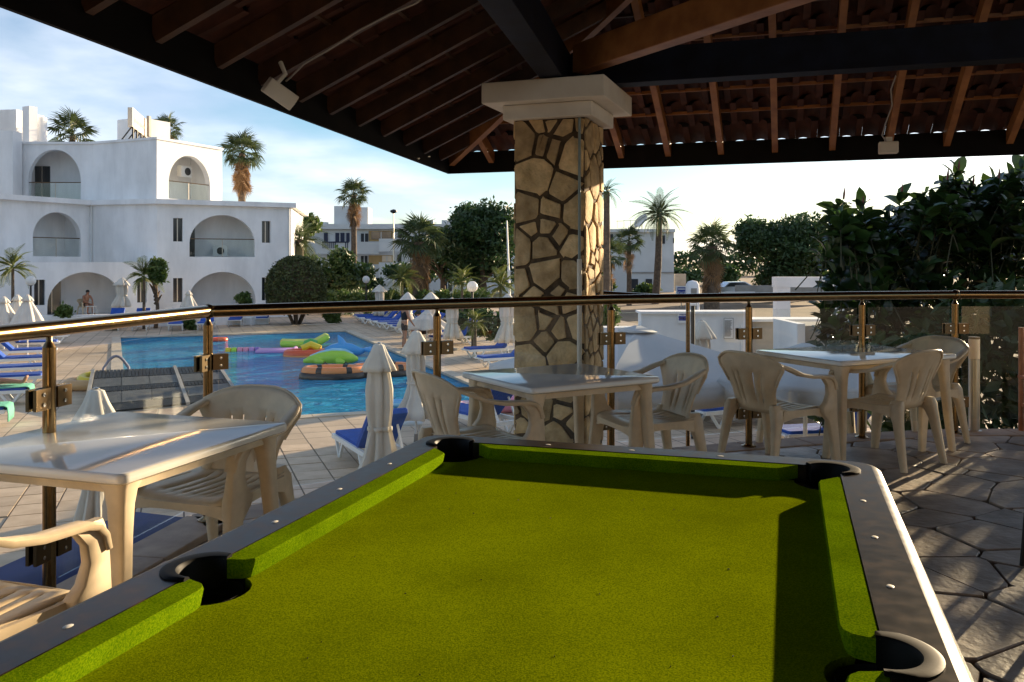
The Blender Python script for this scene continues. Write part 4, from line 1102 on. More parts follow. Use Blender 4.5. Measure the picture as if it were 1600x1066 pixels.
# two square open parasols seen from above
def open_square(c, apex_z, hs, rz, label, drop=.62, val=.30):
    t = thing('open_parasol', label, 'parasol', Vector((c.x,c.y,DZ)), 0, 'open square parasols on the lower deck')
    b = MB(); b.tube([(c.x,c.y,DZ),(c.x,c.y,apex_z)], .025, 10); b.build('pole', M['white_plastic'], t, smooth=50)
    b = MB(); b.lathe([(0,0),(.28,0),(.28,.06),(.05,.1),(.05,.3),(0,.3)], 18, Vector((c.x,c.y,DZ))); b.build('base', M['concrete'], t, smooth=40)
    m = Matrix.Rotation(rz,3,'Z'); ap = Vector((c.x,c.y,apex_z)); cs = [Vector((c.x,c.y,apex_z-drop))+m@Vector((sx*hs,sy*hs,0)) for sx, sy in ((-1,-1),(1,-1),(1,1),(-1,1))]
    b = MB(); K = 8
    rings = []
    for k in range(K+1):
        f_ = .06+.94*k/K; r = []
        for i in range(4):
            a, q = cs[i], cs[(i+1) % 4]
            for j in range(8):
                u = j/8; p = a.lerp(q, u); e = ap.lerp(p, f_); sag = -.10*math.sin(math.pi*u)*f_*f_*.6-.05*math.sin(math.pi*f_)*(1-abs(2*u-1))
                r.append(e+up_*sag)
        rings.append(r)
    last = [p+up_*(-val+rng.uniform(-.015,.015))+(p-ap)*.008 for p in rings[-1]]
    b.loft(rings, cap=False); b.build('canopy', M['canvas_shaded'], t, smooth=35, solid=.006)
    b = MB(); b.loft([rings[-1], last], cap=False); b.build('valance', M['canvas_shaded'], t, smooth=40, solid=.006)
    b = MB(); b.loft([[ap+m@Vector((sx*s,sy*s,z)) for sx, sy in ((-1,-1),(1,-1),(1,1),(-1,1))] for s, z in ((.03,.035),(.12,-.012),(.19,-.045))], cap=False); b.build('vent_cap', M['canvas_shaded'], t, smooth=30, solid=.006)
    for q in cs: b = MB(); b.tube([Vector((c.x,c.y,apex_z-.12)), q-up_*.03], .012, 6); b.build('rib', M['white_plastic'], t)
a1 = AY(996,513,11.6); open_square(a1, a1.z, 1.5, R(26), 'large open white square parasol on the deck right behind the stone column', .56, .22)
a2 = AY(1258,541,10.8); open_square(a2, a2.z, 1.2, R(24), 'large open white square parasol on the deck behind the table with three chairs', .34, .20)

# ------------------------------------------------------------------ inflatables
WZ = DZ-.07
def torus_pts(p, a, bb, r, rz=0, n=28, m_=10, tilt=0, lift=.0, wave=0):
    b = MB(); mt_ = Matrix.Rotation(rz,3,'Z')@Matrix.Rotation(tilt,3,'X'); rings = []
    for i in range(n):
        t = 2*math.pi*i/n; c = Vector((a*math.cos(t), bb*math.sin(t), 0)); tn = Vector((bb*math.cos(t), a*math.sin(t), 0)).normalized()
        rings.append([p+mt_@(c+tn*(r*math.cos(2*math.pi*j/m_))*(1+wave*math.sin(9*t))+up_*(r*math.sin(2*math.pi*j/m_)+lift)) for j in range(m_)])
    rings.append(rings[0]); b.loft(rings, cap=False); return b
def lilo(p, L, w, rz, label, mats, nrib=7, pillow=True):
    t = thing('lilo', label, 'inflatable', p, 0, 'inflatables floating in the pool'); m = Matrix.Rotation(rz,3,'Z')
    for k in range(nrib):
        y = -w/2+w*(k+.5)/nrib; b = MB(); b.tube([p+m@Vector((x,y,.05)) for x in (-L/2,-L/2+.04,L/2-.04,L/2)], [w/nrib*.25,w/nrib*.52,w/nrib*.52,w/nrib*.25], 8); b.build('air_tube', M[mats[k % len(mats)]], t, smooth=60)
    if pillow: b = MB(); b.tube([p+m@Vector((L/2-.12,y,.10)) for y in (-w/2,-w/2+.05,w/2-.05,w/2)], [.05,.10,.10,.05], 8); b.build('pillow', M[mats[0]], t, smooth=60)
def wp(px, py): return G(px, py, WZ)
# long noodle mattress in three colours
p = wp(383,549); t = thing('rainbow_mattress', 'long thin yellow, pink and purple air mattress on the water', 'inflatable', p, 0, 'inflatables floating in the pool')
q0, q1 = wp(345,549.5), wp(412,548)
for k, mn in enumerate(('yellow','lime','pink','pink','lilac','purple')):
    b = MB(); a, q = q0.lerp(q1, k/6), q0.lerp(q1, (k+1)/6); b.tube([a, a.lerp(q,.1), a.lerp(q,.9), q], [.10,.17,.17,.10], 10); b.build('segment', M['vinyl_'+mn], t, smooth=60)
lilo(wp(433,550), 1.7, 1.1, R(8), 'pale lilac air mattress floating beside the other inflatables', ['vinyl_lilac'])
p = wp(476,541); t = thing('pineapple_float', 'yellow and lime lounge float with green leaf end', 'inflatable', p, 0, 'inflatables floating in the pool')
for k in range(5):
    b = MB(); m = Matrix.Rotation(R(15),3,'Z'); y = -.5+.25*k; b.tube([p+m@Vector((x,y,.1+.25*(x > .6)+.14*abs(x)*.5)) for x in (-1.1,-1.0,-.3,.5,1.0,1.1)], [.06,.16,.17,.17,.15,.06], 8); b.build('air_tube', M['vinyl_yellow' if k % 2 else 'vinyl_lime'], t, smooth=60)
b = MB(); b.lathe([(0,-.02),(.40,.08),(.30,.30),(0,.42)], 12, p+Vector((.4,-.5,0))); b.build('leaf_top', M['vinyl_leaf'], t, smooth=70)
p = wp(478,556); t = thing('red_ring_boat', 'red and orange inflatable baby boat with yellow seat back', 'inflatable', p, 0, 'inflatables floating in the pool')
torus_pts(p+up_*.08, .72, .48, .20, R(10)).build('red_tube', M['vinyl_red'], t, smooth=70); torus_pts(p+up_*.02, .76, .52, .17, R(10)).build('orange_tube', M['vinyl_orange'], t, smooth=70)
b = MB(); b.tube([p+Vector((-.25,.35,.25)), p+Vector((.1,.45,.42)), p+Vector((.5,.4,.25))], .15, 8); b.build('seat_back', M['vinyl_yellow'], t, smooth=70)
b = MB(); b.add([p+Vector((.6*math.cos(a),.4*math.sin(a),.02)) for a in [2*math.pi*k/20 for k in range(20)]], [tuple(range(20))]); b.build('floor', M['vinyl_yellow'], t)
# crocodile shaped lime float
p = wp(515,567); t = thing('crocodile_float', 'lime green and pale blue crocodile shaped float', 'inflatable', p, 0, 'inflatables floating in the pool')
pth = [(-1.0,.05,.05,.07),(-.75,.0,.1,.16),(-.35,-.02,.16,.25),(.1,0,.2,.30),(.55,.05,.2,.28),(.85,.12,.16,.18),(1.05,.2,.12,.07)]
b = MB(); b.tube([p+Vector((x,y,z)) for x,y,z,r in pth], [r for *_, r in pth], 12); b.build('body', M['vinyl_lime'], t, smooth=70)
for (x, y) in ((.35,-.32),(.5,.4),(-.45,-.28)): b = MB(); b.tube([p+Vector((x,y*.4,.1)), p+Vector((x+.1,y,.08)), p+Vector((x+.3,y*1.25,.06))], [.16,.14,.06], 10); b.build('flipper', M['vinyl_lime'], t, smooth=70)
b = MB(); b.tube([p+Vector((x,y+.06,z+r*.62)) for x,y,z,r in pth[1:-1]], [r*.55 for *_, r in pth[1:-1]], 8); b.build('back_stripe', M['vinyl_pool'], t, smooth=70)
# dolphin
p = wp(540,556); t = thing('dolphin_float', 'bright blue dolphin float with raised fin', 'inflatable', p, 0, 'inflatables floating in the pool')
pth = [(-.85,0,.25,.08),(-.6,0,.26,.2),(-.2,0,.28,.30),(.25,0,.24,.26),(.6,0,.18,.16),(.85,.0,.25,.06)]
b = MB(); b.tube([p+Vector((x,y,z)) for x,y,z,r in pth], [r for *_, r in pth], 12); b.build('body', M['vinyl_sky'], t, smooth=70)
b = MB(); b.tube([p+Vector((-.15,0,.45)), p+Vector((-.2,0,.65)), p+Vector((-.32,0,.86))], [.22,.13,.02], 8); b.build('dorsal_fin', M['vinyl_sky'], t, smooth=70)
for s in (-1,1): b = MB(); b.tube([p+Vector((.8,0,.25)), p+Vector((1.0,s*.25,.26)), p+Vector((1.05,s*.4,.25))], [.09,.1,.03], 8); b.build('tail_fluke', M['vinyl_sky'], t, smooth=70)
# two striped boats
def striped_boat(p, rz, label, a=.95, bb=.52):
    t = thing('striped_boat', label, 'inflatable', p, 0, 'orange and black striped boats'); n = 30
    torus_pts(p+up_*.05, a, bb, .20, rz).build('hull_tube', M['vinyl_ink'], t, smooth=70)
    bt = torus_pts(p+up_*.24, a*.97, bb*.95, .155, rz, n=n); bt.mi = [(0 if (k//10) % 5 else 1) for k in range(len(bt.f))]
    bt.build('striped_tube', [M['vinyl_orange'], M['vinyl_ink']], t, smooth=70)
    m = Matrix.Rotation(rz,3,'Z'); b = MB(); b.add([p+m@Vector(((a-.05)*math.cos(x),(bb-.05)*math.sin(x),.1)) for x in [2*math.pi*k/20 for k in range(20)]], [tuple(range(20))]); b.build('floor', M['vinyl_orange'], t)
    for s in (-1,1): b = MB(); c = p+m@Vector((s*.35,bb,.40)); b.tube([c+m@Vector((-.1,0,-.03)), c+m@Vector((0,0,.05)), c+m@Vector((.1,0,-.03))], .02, 6); b.build('grab_handle', M['vinyl_ink'], t)
striped_boat(wp(521,590), R(4), 'orange and black striped inflatable boat lying flat on the water', .95)
striped_boat(wp(598,586), R(10), 'orange and black striped inflatable boat tilted behind the folded parasol', .98)
p = G(156,606,DZ); t = thing('yellow_ring', 'yellow swim ring lying on an orange ring at the pool corner', 'inflatable', p); yr_ = t
torus_pts(p+up_*.34, .62, .52, .18, R(15), tilt=R(8)).build('yellow_tube', M['vinyl_yellow'], t, smooth=70)
p2 = p+Vector((-.15,-.1,0)); t = thing('orange_ring', 'faded orange swim ring under the yellow ring', 'inflatable', p2); torus_pts(p2+up_*.13, .52, .45, .13, 0).build('tube', mat('vinyl_peach', (.62,.36,.16), .4), t, smooth=70)
lilo(G(706,640,DZ)+up_*.02, 1.9, .75, R(35), 'pink and white striped air mattress on the deck by the loungers', ['vinyl_pink','sign_white'], 7)
lilo(G(625,634,DZ)+up_*.02, 1.5, .7, R(20), 'pale blue air mattress lying at the near pool edge', ['vinyl_pool','vinyl_sky'], 6)
p = G(783,640,DZ); t = thing('pink_ring', 'crumpled pink glitter swim ring beside the stone column', 'inflatable', p); torus_pts(p+up_*.17, .48, .42, .17, .3, wave=.12).build('tube', M['vinyl_pink'], t, smooth=70)
p = wp(343,533); t = thing('red_float', 'small red float near the far edge of the pool', 'inflatable', p); torus_pts(p+up_*.06, .24, .2, .09, .3).build('tube', M['vinyl_red'], t, smooth=70)

yr_.scale = (.66,)*3
for o_ in list(COL.objects):            # water toys are child sized
    if o_.get('group') in ('inflatables floating in the pool', 'orange and black striped boats') and o_.parent is None: o_.scale = (.82,.82,.82)
# ------------------------------------------------------------------ people
def skinned(name, pts, edges, mt, parent, sub=1, root=0):
    me = bpy.data.meshes.new(name); me.from_pydata([p for p, r in pts], edges, []); me.materials.append(M[mt])
    o = bpy.data.objects.new(name, me); COL.objects.link(o); o.parent = parent
    md = o.modifiers.new('skin', 'SKIN'); md.use_smooth_shade = True
    for i, (p, r) in enumerate(pts):
        sv = me.skin_vertices[0].data[i]; sv.radius = (r, r) if not isinstance(r, tuple) else r; sv.use_root = (i == root)
    s = o.modifiers.new('sub', 'SUBSURF'); s.levels = sub; s.render_levels = sub
    return o
def person(loc, rz, label, joints, top=None, shorts='dark_cloth', sandals=True, hair=True):
    """joints: dict of positions in local metres"""
    t = thing('person', label, 'person', (0,0,0)); J = {k: Vector(v) for k, v in joints.items()}
    names = ['pelvis','belly','chest','neck','head0','head1']; rad = {'pelvis':(.15,.11),'belly':(.135,.10),'chest':(.165,.11),'neck':.055,'head0':.075,'head1':.085}
    pts = [(J['pelvis'],(.15,.11)), (J['belly'],(.14,.105)), (J['chest'],(.17,.115)), (J['neck'],.055), (J['head']-Vector((0,0,.05)),.072), (J['head']+Vector((0,0,.05)),.088), (J['head']+Vector((0,0,.11)),.06)]
    ed = [(0,1),(1,2),(2,3),(3,4),(4,5),(5,6)]
    for s in 'lr':
        b0 = len(pts); pts += [(J['sh'+s],.062), (J['el'+s],.043), (J['wr'+s],.032)]
        hd = (J['wr'+s]-J['el'+s]).normalized(); pts += [(J['wr'+s]+hd*.07,.036)]
        ed += [(2,b0),(b0,b0+1),(b0+1,b0+2),(b0+2,b0+3)]
        hp = b0+3
        sdv = hd.cross(Vector((0,0,1)) if abs(hd.z) < .9 else Vector((0,1,0))).normalized()
        for k, (o, l) in enumerate(((-.024,.075),(-.008,.088),(.008,.085),(.024,.068))):
            pts += [(J['wr'+s]+hd*.10+sdv*o,.009), (J['wr'+s]+hd*(.10+l)+sdv*o*1.2,.007)]; i0 = len(pts)-2; ed += [(hp,i0),(i0,i0+1)]
        pts += [(J['wr'+s]+hd*.05-sdv*.045,.010), (J['wr'+s]+hd*.10-sdv*.06,.008)]; i0 = len(pts)-2; ed += [(hp,i0),(i0,i0+1)]
        b0 = len(pts); pts += [(J['hip'+s],.095), (J['kn'+s],.062), (J['an'+s],.042), (J['to'+s],(.045,.03))]
        pts.insert(len(pts)-2, ((J['kn'+s]*.6+J['an'+s]*.4),.060)); ed += [(0,b0),(b0,b0+1),(b0+1,b0+2),(b0+2,b0+3),(b0+3,b0+4)]
    skinned('body', pts, ed, 'skin', t)
    if top: skinned('shirt', [(J['pelvis']+Vector((0,0,.03)),(.165,.125)), (J['belly'],(.158,.122)), (J['chest'],(.185,.13)), (J['chest']*.6+J['neck']*.4,(.12,.09)), (J['shl']*.75+J['ell']*.25,.075), (J['shr']*.75+J['elr']*.25,.075)], [(0,1),(1,2),(2,3),(2,4),(2,5)], top, t)
    if shorts: skinned('shorts', [(J['pelvis']+Vector((0,0,.05)),(.16,.125)), (J['pelvis'],(.17,.13)), (J['hipl'],.118), (J['hipl']*.35+J['knl']*.65,.095), (J['hipr'],.118), (J['hipr']*.35+J['knr']*.65,.095)], [(0,1),(1,2),(2,3),(1,4),(4,5)], shorts, t)
    if hair:
        b = MB(); c = J['head']+Vector((0,-.012,.055)); b.lathe([(.0,.085),(.05,.075),(.085,.035),(.092,-.02),(.08,-.05)], 12, c); b.build('hair', M['hair'], t, smooth=70)
        b = MB()
        for s in (-1,1): b.tube([J['head']+Vector((s*.03,.078,.02)), J['head']+Vector((s*.03,.088,.02))], .009, 6)
        b.build('eyes', M['hair'], t)
        b = MB(); b.tube([J['head']+Vector((0,.08,.02)), J['head']+Vector((0,.105,-.02)), J['head']+Vector((0,.08,-.03))], [.008,.016,.008], 6); b.build('nose', M['skin'], t, smooth=70)
    if sandals:
        for s in 'lr':
            b = MB(); m = (J['an'+s]+J['to'+s])/2; d = (J['to'+s]-J['an'+s]); d.z = 0; a = math.atan2(d.y, d.x); zz = min(J['an'+s].z,J['to'+s].z)-.05
            b.box((m.x,m.y,zz), (.27,.10,.03), a); b.box((m.x+.04*math.cos(a),m.y+.04*math.sin(a),zz+.05), (.05,.11,.07), a); b.build('sandal', M['black_plastic'], t, bevel=.012)
    t.location = loc; t.rotation_euler = (0,0,rz); return t
stand = dict(pelvis=(0,0,.95), belly=(0,.01,1.10), chest=(0,.0,1.32), neck=(0,0,1.50), head=(0,.02,1.62), shl=(-.19,0,1.42), shr=(.19,0,1.42), ell=(-.24,.02,1.14), elr=(.24,.06,1.14), wrl=(-.22,.14,.94), wrr=(.21,.20,.96),
    hipl=(-.09,0,.90), hipr=(.09,0,.90), knl=(-.10,.03,.50), knr=(.11,-.02,.50), anl=(-.10,-.02,.09), anr=(.11,-.06,.09), tol=(-.11,.15,.05), tor=(.13,.11,.05))
person(G(632,546,DZ), R(-60), 'person in black top and shorts standing on the deck right of the pool', stand, 'dark_cloth')
sit = dict(pelvis=(0,0,.50), belly=(0,.05,.66), chest=(0,.13,.86), neck=(0,.17,1.02), head=(0,.22,1.13), shl=(-.19,.13,.96), shr=(.19,.13,.96), ell=(-.24,.24,.74), elr=(.24,.24,.74), wrl=(-.13,.42,.62), wrr=(.13,.42,.62),
    hipl=(-.10,.03,.48), hipr=(.10,.03,.48), knl=(-.14,.43,.50), knr=(.14,.43,.50), anl=(-.14,.40,.09), anr=(.14,.40,.09), tol=(-.15,.56,.05), tor=(.15,.56,.05))
pz_ = G(661,538,DZ)
person(pz_, R(140), 'person in dark navy shirt sitting hunched on a lounger under the cream parasol', sit, 'navy_cloth')
lie = dict(pelvis=(0,0,.10), belly=(0,-.16,.12), chest=(0,-.40,.20), neck=(0,-.58,.30), head=(0,-.68,.38), shl=(-.19,-.48,.22), shr=(.19,-.48,.22), ell=(-.28,-.26,.10), elr=(.28,-.26,.10), wrl=(-.2,-.02,.10), wrr=(.2,-.02,.10),
    hipl=(-.09,.05,.10), hipr=(.09,.05,.10), knl=(-.11,.46,.10), knr=(.11,.46,.14), anl=(-.11,.84,.06), anr=(.10,.86,.08), tol=(-.14,.92,.21), tor=(.14,.94,.23))
dl = Vector((math.cos(ra), math.sin(ra), 0))
person(lt1.location+dl*0+Vector((0,0,.40))+dl*-.02, ra-math.pi/2, 'person lying on the green towel with bare feet towards the pool', lie, None, 'navy_cloth', sandals=False)
# ------------------------------------------------------------------ white hotel with arched balconies
hotel = thing('hotel_building', 'white three storey hotel with arched balconies beyond the pool', 'building', gy(245,46,DZ))
def hp(px, Y): return Vector(((px-800)*Y/F, Y, 0))
def zat(py, Y): return EYE-(py-HZ)*Y/F
def wall(p, q, z0, z1, ops, name='wall', mt='stucco', reveal=.35, parent=None):
    """upright wall from p to q with openings (u, halfwidth, sill, spring, top) ; arches when spring < top"""
    parent = parent or hotel
    d = (q-p); L = d.length; d.normalize(); nn = Vector((-d.y, d.x, 0))       # points away from the camera side
    if nn.y < 0: nn = -nn
    us = {0.0, L}
    for (u, hw, s, sp_, tp_) in ops:
        n = 20 if sp_ < tp_ else 1
        for k in range(n+1): us.add(u-hw*math.cos(math.pi*k/n))
    us = sorted(us); b = MB()
    P = lambda u, z, o=0: p+d*u+nn*o+up_*z
    def tops(op, u):
        (uc, hw, s, sp_, tp_) = op; x = min(1, abs(u-uc)/hw); return sp_+(tp_-sp_)*math.sqrt(max(0, 1-x*x))
    for a, c in zip(us[:-1], us[1:]):
        if c-a < 1e-6: continue
        m = (a+c)/2; op = next((o for o in ops if abs(m-o[0]) < o[1]), None)
        if op is None: b.quad(P(a,z0), P(c,z0), P(c,z1), P(a,z1)); continue
        if op[2] > z0+1e-4: b.quad(P(a,z0), P(c,z0), P(c,op[2]), P(a,op[2])); b.quad(P(a,op[2]), P(c,op[2]), P(c,op[2],reveal), P(a,op[2],reveal))
        ta, tc_ = tops(op, a), tops(op, c)
        b.quad(P(a,ta), P(c,tc_), P(c,z1), P(a,z1)); b.quad(P(a,ta,reveal), P(c,tc_,reveal), P(c,tc_), P(a,ta))
    for op in ops:
        for s in (-1, 1):
            u = op[0]+s*op[1]; b.quad(P(u,op[2]), P(u,op[3]), P(u,op[3],reveal), P(u,op[2],reveal))
    b.build(name, M[mt], parent)
    return P
def room(P, op, depth=1.7, door=True, doorside=-1, rail_=True, r0=.35, mt='stucco', ext=1):
    (u, hw, s, sp_, tp_) = op; b = MB(); w = hw+.25; t = tp_+.12; s0 = s-.02
    wl = w+.4*depth*ext; q = [P(u-wl,s0,r0), P(u+w,s0,r0), P(u+w,s0,depth), P(u-wl,s0,depth)]; k = [P(u-wl,t,r0), P(u+w,t,r0), P(u+w,t,depth), P(u-wl,t,depth)]
    b.add(q+k, [(0,1,2,3),(4,7,6,5),(1,5,6,2),(3,2,6,7),(0,3,7,4)]); b.build('balcony_recess', M[mt], hotel)
    if door:
        dx = u+doorside*(hw*.62+.36*depth*ext); b = MB(); b.hexa([P(dx-.42,s,depth-.06), P(dx+.42,s,depth-.06), P(dx+.42,s,depth+.0), P(dx-.42,s,depth+.0)]+[P(dx-.42,min(s+2.05,tp_-.15),depth-.06), P(dx+.42,min(s+2.05,tp_-.15),depth-.06), P(dx+.42,min(s+2.05,tp_-.15),depth), P(dx-.42,min(s+2.05,tp_-.15),depth)])
        o = b.build('balcony_door', M['dark_glass'], hotel)
        b = MB(); b.beam(P(dx,s,depth-.075), P(dx,min(s+2.05,tp_-.15),depth-.075), .05, .03, P(1,0)-P(0,0)); b.build('door_frame', M['steel'], o)
    if rail_:
        zr = s+.98; x = hw*math.sqrt(max(0, 1-(max(0, zr-sp_)/(tp_-sp_))**2)) if zr > sp_ else hw
        for a, c in ((u-hw+.03,u-.03), (u+.03,u+hw-.03)):
            b = MB(); b.beam(P(a,s+.49,.12), P(c,s+.49,.12), .012, .92); b.build('balcony_glass', M['rail_glass'], hotel)
        b = MB(); b.tube([P(u-x,zr,.12), P(u+x,zr,.12)], .028, 6); b.build('balcony_handrail', M['bronze_dark'], hotel)
        b = MB(); b.tube([P(u,s,.12), P(u,zr,.12)], .022, 6); b.build('balcony_post', M['steel'], hotel)
def slot(P, u, hw, z0, z1, lit=False):
    b = MB(); b.quad(P(u-hw-.05,z0-.05,.34), P(u+hw+.05,z0-.05,.34), P(u+hw+.05,z1+.05,.34), P(u-hw-.05,z1+.05,.34)); o = b.build('window', M['dark_glass'], hotel)
    b = MB(); b.beam(P(u,z0,.30), P(u,z1,.30), .05, .05, P(1,0)-P(0,0)); b.build('window_bar', M['steel'], o)
def u_of(p, q, px):                      # distance along p-q where the sight line of px crosses
    d = (q-p); k = (px-800)/F; t = (k*p.y-p.x)/(d.x-k*d.y); return t*d.length
zf1, zcor, zg = 1.70, 4.60, -1.25
f0, f1, f2, f3 = hp(-90,40.2), hp(140,47.0), hp(245,46.0), hp(455,49.2)
g0, g1 = hp(-90,39.7), hp(243,45.4)
# ground floor, left run projects a little
op = (u_of(g0,g1,135), 1.75, zg, -.75, zat(425,44)); opw = (u_of(g0,g1,222), .24, zg+.55, .55, .55); opw2 = (u_of(g0,g1,62), .24, zg+.55, .55, .55)
P = wall(g0, g1, DZ, 1.35, [op, opw2, opw]); room(P, op, 2.2, True, -1, False, ext=.15); slot(P, opw[0], .24, zg+.55, .55); slot(P, opw2[0], .24, zg+.55, .55)
b = MB(); b.hexa([g0+up_*1.35, g1+up_*1.35, g1+Vector((0,1.6,1.35)), g0+Vector((0,1.6,1.35))]+[g0+up_*1.40, g1+up_*1.40, g1+Vector((0,1.6,1.40)), g0+Vector((0,1.6,1.40))]); b.build('ledge', M['stucco'], hotel)
# first floor
op = (u_of(f0,f1,90), 1.36, zf1, 2.7, 4.03); P = wall(f0, f1, 1.3, zcor, [op]); room(P, op, ext=.15)
wall(f1, f2, 1.3, zcor, [])
gap = f2.copy()
op = (u_of(f2,f3,348), 1.72, zf1, 2.45, 4.0); w1 = (u_of(f2,f3,278), .24, 2.52, 3.78, 3.78); w2 = (u_of(f2,f3,416), .24, 2.5, 3.72, 3.72)
opg = (u_of(f2,f3,348), 1.78, zg, -.75, zat(425,47.6)); w3 = (u_of(f2,f3,278), .24, -.75, .55, .55); w4 = (u_of(f2,f3,416), .24, -.75, .55, .55)
P = wall(f2, f3, 1.2, zcor, [w1, op, w2]); room(P, op); slot(P, w1[0], .24, w1[2], w1[4]); slot(P, w2[0], .24, w2[2], w2[4])
P = wall(f2, f3, DZ, 1.2, [w3, opg, w4]); room(P, opg, 2.2, True, -1, False); slot(P, w3[0], .24, w3[2], w3[4]); slot(P, w4[0], .24, w4[2], w4[4])
b = MB(); b.quad(f3+up_*DZ, f3+Vector((-1.5,9,DZ)), f3+Vector((-1.5,9,zcor)), f3+up_*zcor); b.build('end_wall', M['stucco'], hotel)
acp = Vector((0,0,0)); pa = (f2.lerp(f3,.40))+Vector((0,1.25,0)); b = MB(); b.box((pa.x,pa.y,zf1+.34), (.80,.32,.60), .2); ao2 = b.build('air_conditioner', M['ac_white'], hotel, bevel=.02)
b = MB(); b.tube([(pa.x+.05,pa.y-.14,zf1+.34),(pa.x+.05,pa.y-.19,zf1+.34)], .2, 16); b.build('fan_grille', M['black_metal'], ao2)
for (pp, z0_, z1_) in ((f2.lerp(f3,.985),DZ,4.5),(f1.lerp(f2,.04),1.4,4.5)):
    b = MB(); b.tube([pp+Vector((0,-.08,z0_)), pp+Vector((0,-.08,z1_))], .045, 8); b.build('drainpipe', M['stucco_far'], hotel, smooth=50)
# cornice
pts = [f0, f1, f2, f3, f3+Vector((-1.5,9,0))]; ou = offs(pts, -.35)
b = MB(); n = len(pts); back = offs(pts, .9)
for i in range(n-1): b.hexa([ou[i]+up_*(zcor-.10), ou[i+1]+up_*(zcor-.10), back[i+1]+up_*(zcor-.10), back[i]+up_*(zcor-.10), ou[i]+up_*(zcor+.16), ou[i+1]+up_*(zcor+.16), back[i+1]+up_*(zcor+.16), back[i]+up_*(zcor+.16)])
b.build('cornice', M['stucco'], hotel)
b = MB(); b.add([p+up_*(zcor+.02) for p in (f0, f1, f2, f3, f3+Vector((-1.5,9,0)), f0+Vector((0,14,0)))], [(0,1,2,3,4,5)]); b.build('flat_roof', M['stucco_far'], hotel)
# second floor
zt = 7.98; s0, s1, s2 = hp(10,47.9), hp(145,48.0), hp(245,46.1); s3 = hp(347,50.6)
op = (u_of(s0,s1,85), 1.45, 4.86, 5.9, zat(234,48)); P = wall(s0, s1, zcor, zt, [op]); room(P, op); wall(s1, s2, zcor, zt+.02, [])
op = (u_of(s2,s3,297), (u_of(s2,s3,329)-u_of(s2,s3,264))/2, 4.86, 5.7, 7.35); P = wall(s2, s3, zcor, zt, [op]); room(P, op, ext=0)
ac = P(op[0]+.5, 6.55, .9); t = hotel
b = MB(); b.box(ac, (.80,.32,.62), math.atan2((s3-s2).y,(s3-s2).x)); aco = b.build('air_conditioner', M['ac_white'], hotel, bevel=.02)
dd = (s3-s2).normalized(); nb = Vector((dd.y,-dd.x,0)); b = MB(); b.tube([ac+nb*.15+dd*.08, ac+nb*.18+dd*.08], .22, 18); b.build('fan_grille', M['black_metal'], aco)
b = MB(); b.quad(s3+up_*zcor, s3+Vector((-3,7,zcor)), s3+Vector((-3,7,zt)), s3+up_*zt); b.build('end_wall', M['stucco'], hotel)
b = MB(); b.add([p+up_*(zt-.25) for p in (s0, s1, s2, s3, s3+Vector((-3,7,0)), s0+Vector((-2,9,0)))], [(0,1,2,3,4,5)]); b.build('upper_roof', M['stucco_far'], hotel)
pc = offs([s0, s1, s2, s3], -.10); bc = offs([s0, s1, s2, s3], .22)
for i in range(3):
    b = MB(); z0_, z1_ = zt-.02, zt+.10+.005*i; b.hexa([pc[i]+up_*z0_, pc[i+1]+up_*z0_, bc[i+1]+up_*z0_, bc[i]+up_*z0_, pc[i]+up_*z1_, pc[i+1]+up_*z1_, bc[i+1]+up_*z1_, bc[i]+up_*z1_]); b.build('parapet', M['stucco'], hotel)
# tall left block, roof boxes and tank
def boxpx(px0, px1, Y, zlo, zhi, dep, mt, name, parent, rz=0):
    x0, x1 = (px0-800)*Y/F, (px1-800)*Y/F; b = MB(); c = Vector(((x0+x1)/2, Y+dep/2, (zlo+zhi)/2)); b.box(c, (abs(x1-x0), dep, zhi-zlo), rz); return b.build(name, M[mt], parent)
boxpx(-140, 20, 46.9, zcor-.1, zat(204,46.9), .9, 'stucco', 'stair_block', hotel)
boxpx(-60, 34, 52, 7.5, zat(172,52), 2.5, 'stucco', 'roof_box', hotel, R(-8)); boxpx(34, 52, 51, 7.5, zat(166,51), .5, 'stucco', 'chimney', hotel, R(-30))
b = MB(); tk = hp(62,52); b.lathe([(.40,7.5),(.40,zat(184,52)),(0,zat(183,52))], 16, tk); b.build('water_tank', M['stucco'], hotel, smooth=40)
boxpx(186, 240, 53, 7.5, zat(185,53), 2.2, 'stucco', 'roof_box', hotel, R(-28)); boxpx(229, 233, 52.2, 9, zat(181,52.2), .3, 'concrete', 'vent', hotel)
sn = thing('roof_sign', 'weathered cream sign board on struts on the hotel roof', 'sign', hp(215,49)+up_*7.8)
A0, A1 = hp(207,48.6), hp(229,52.8); zs0, zs1 = zat(198,48.6), zat(168,48.6); d = (A1-A0).normalized(); nn = Vector((d.y,-d.x,0))
b = MB(); b.hexa([A0+up_*zs0, A1+up_*zs0, A1-nn*.25+up_*zs0, A0-nn*.25+up_*zs0, A0+up_*zs1, A1+up_*zs1, A1-nn*.25+up_*zs1, A0-nn*.25+up_*zs1]); b.build('board', M['board_cream'], sn)
L = (A1-A0).length
for k in range(7):
    u = .12+k*.105; h = (zs1-zs0)*rng.uniform(.22,.34); zc2 = zs0+(zs1-zs0)*.42; b = MB()
    b.beam(A0+d*L*u+nn*.012+up_*(zc2-h/2), A0+d*L*u+nn*.012+up_*(zc2+h/2), .14, .02, nn); b.beam(A0+d*L*(u+.035)+nn*.012+up_*zc2, A0+d*L*(u+.07)+nn*.012+up_*zc2, .02, .12, up_); b.build('letter', mat('faded_letter', (.66,.52,.40), .8), sn)
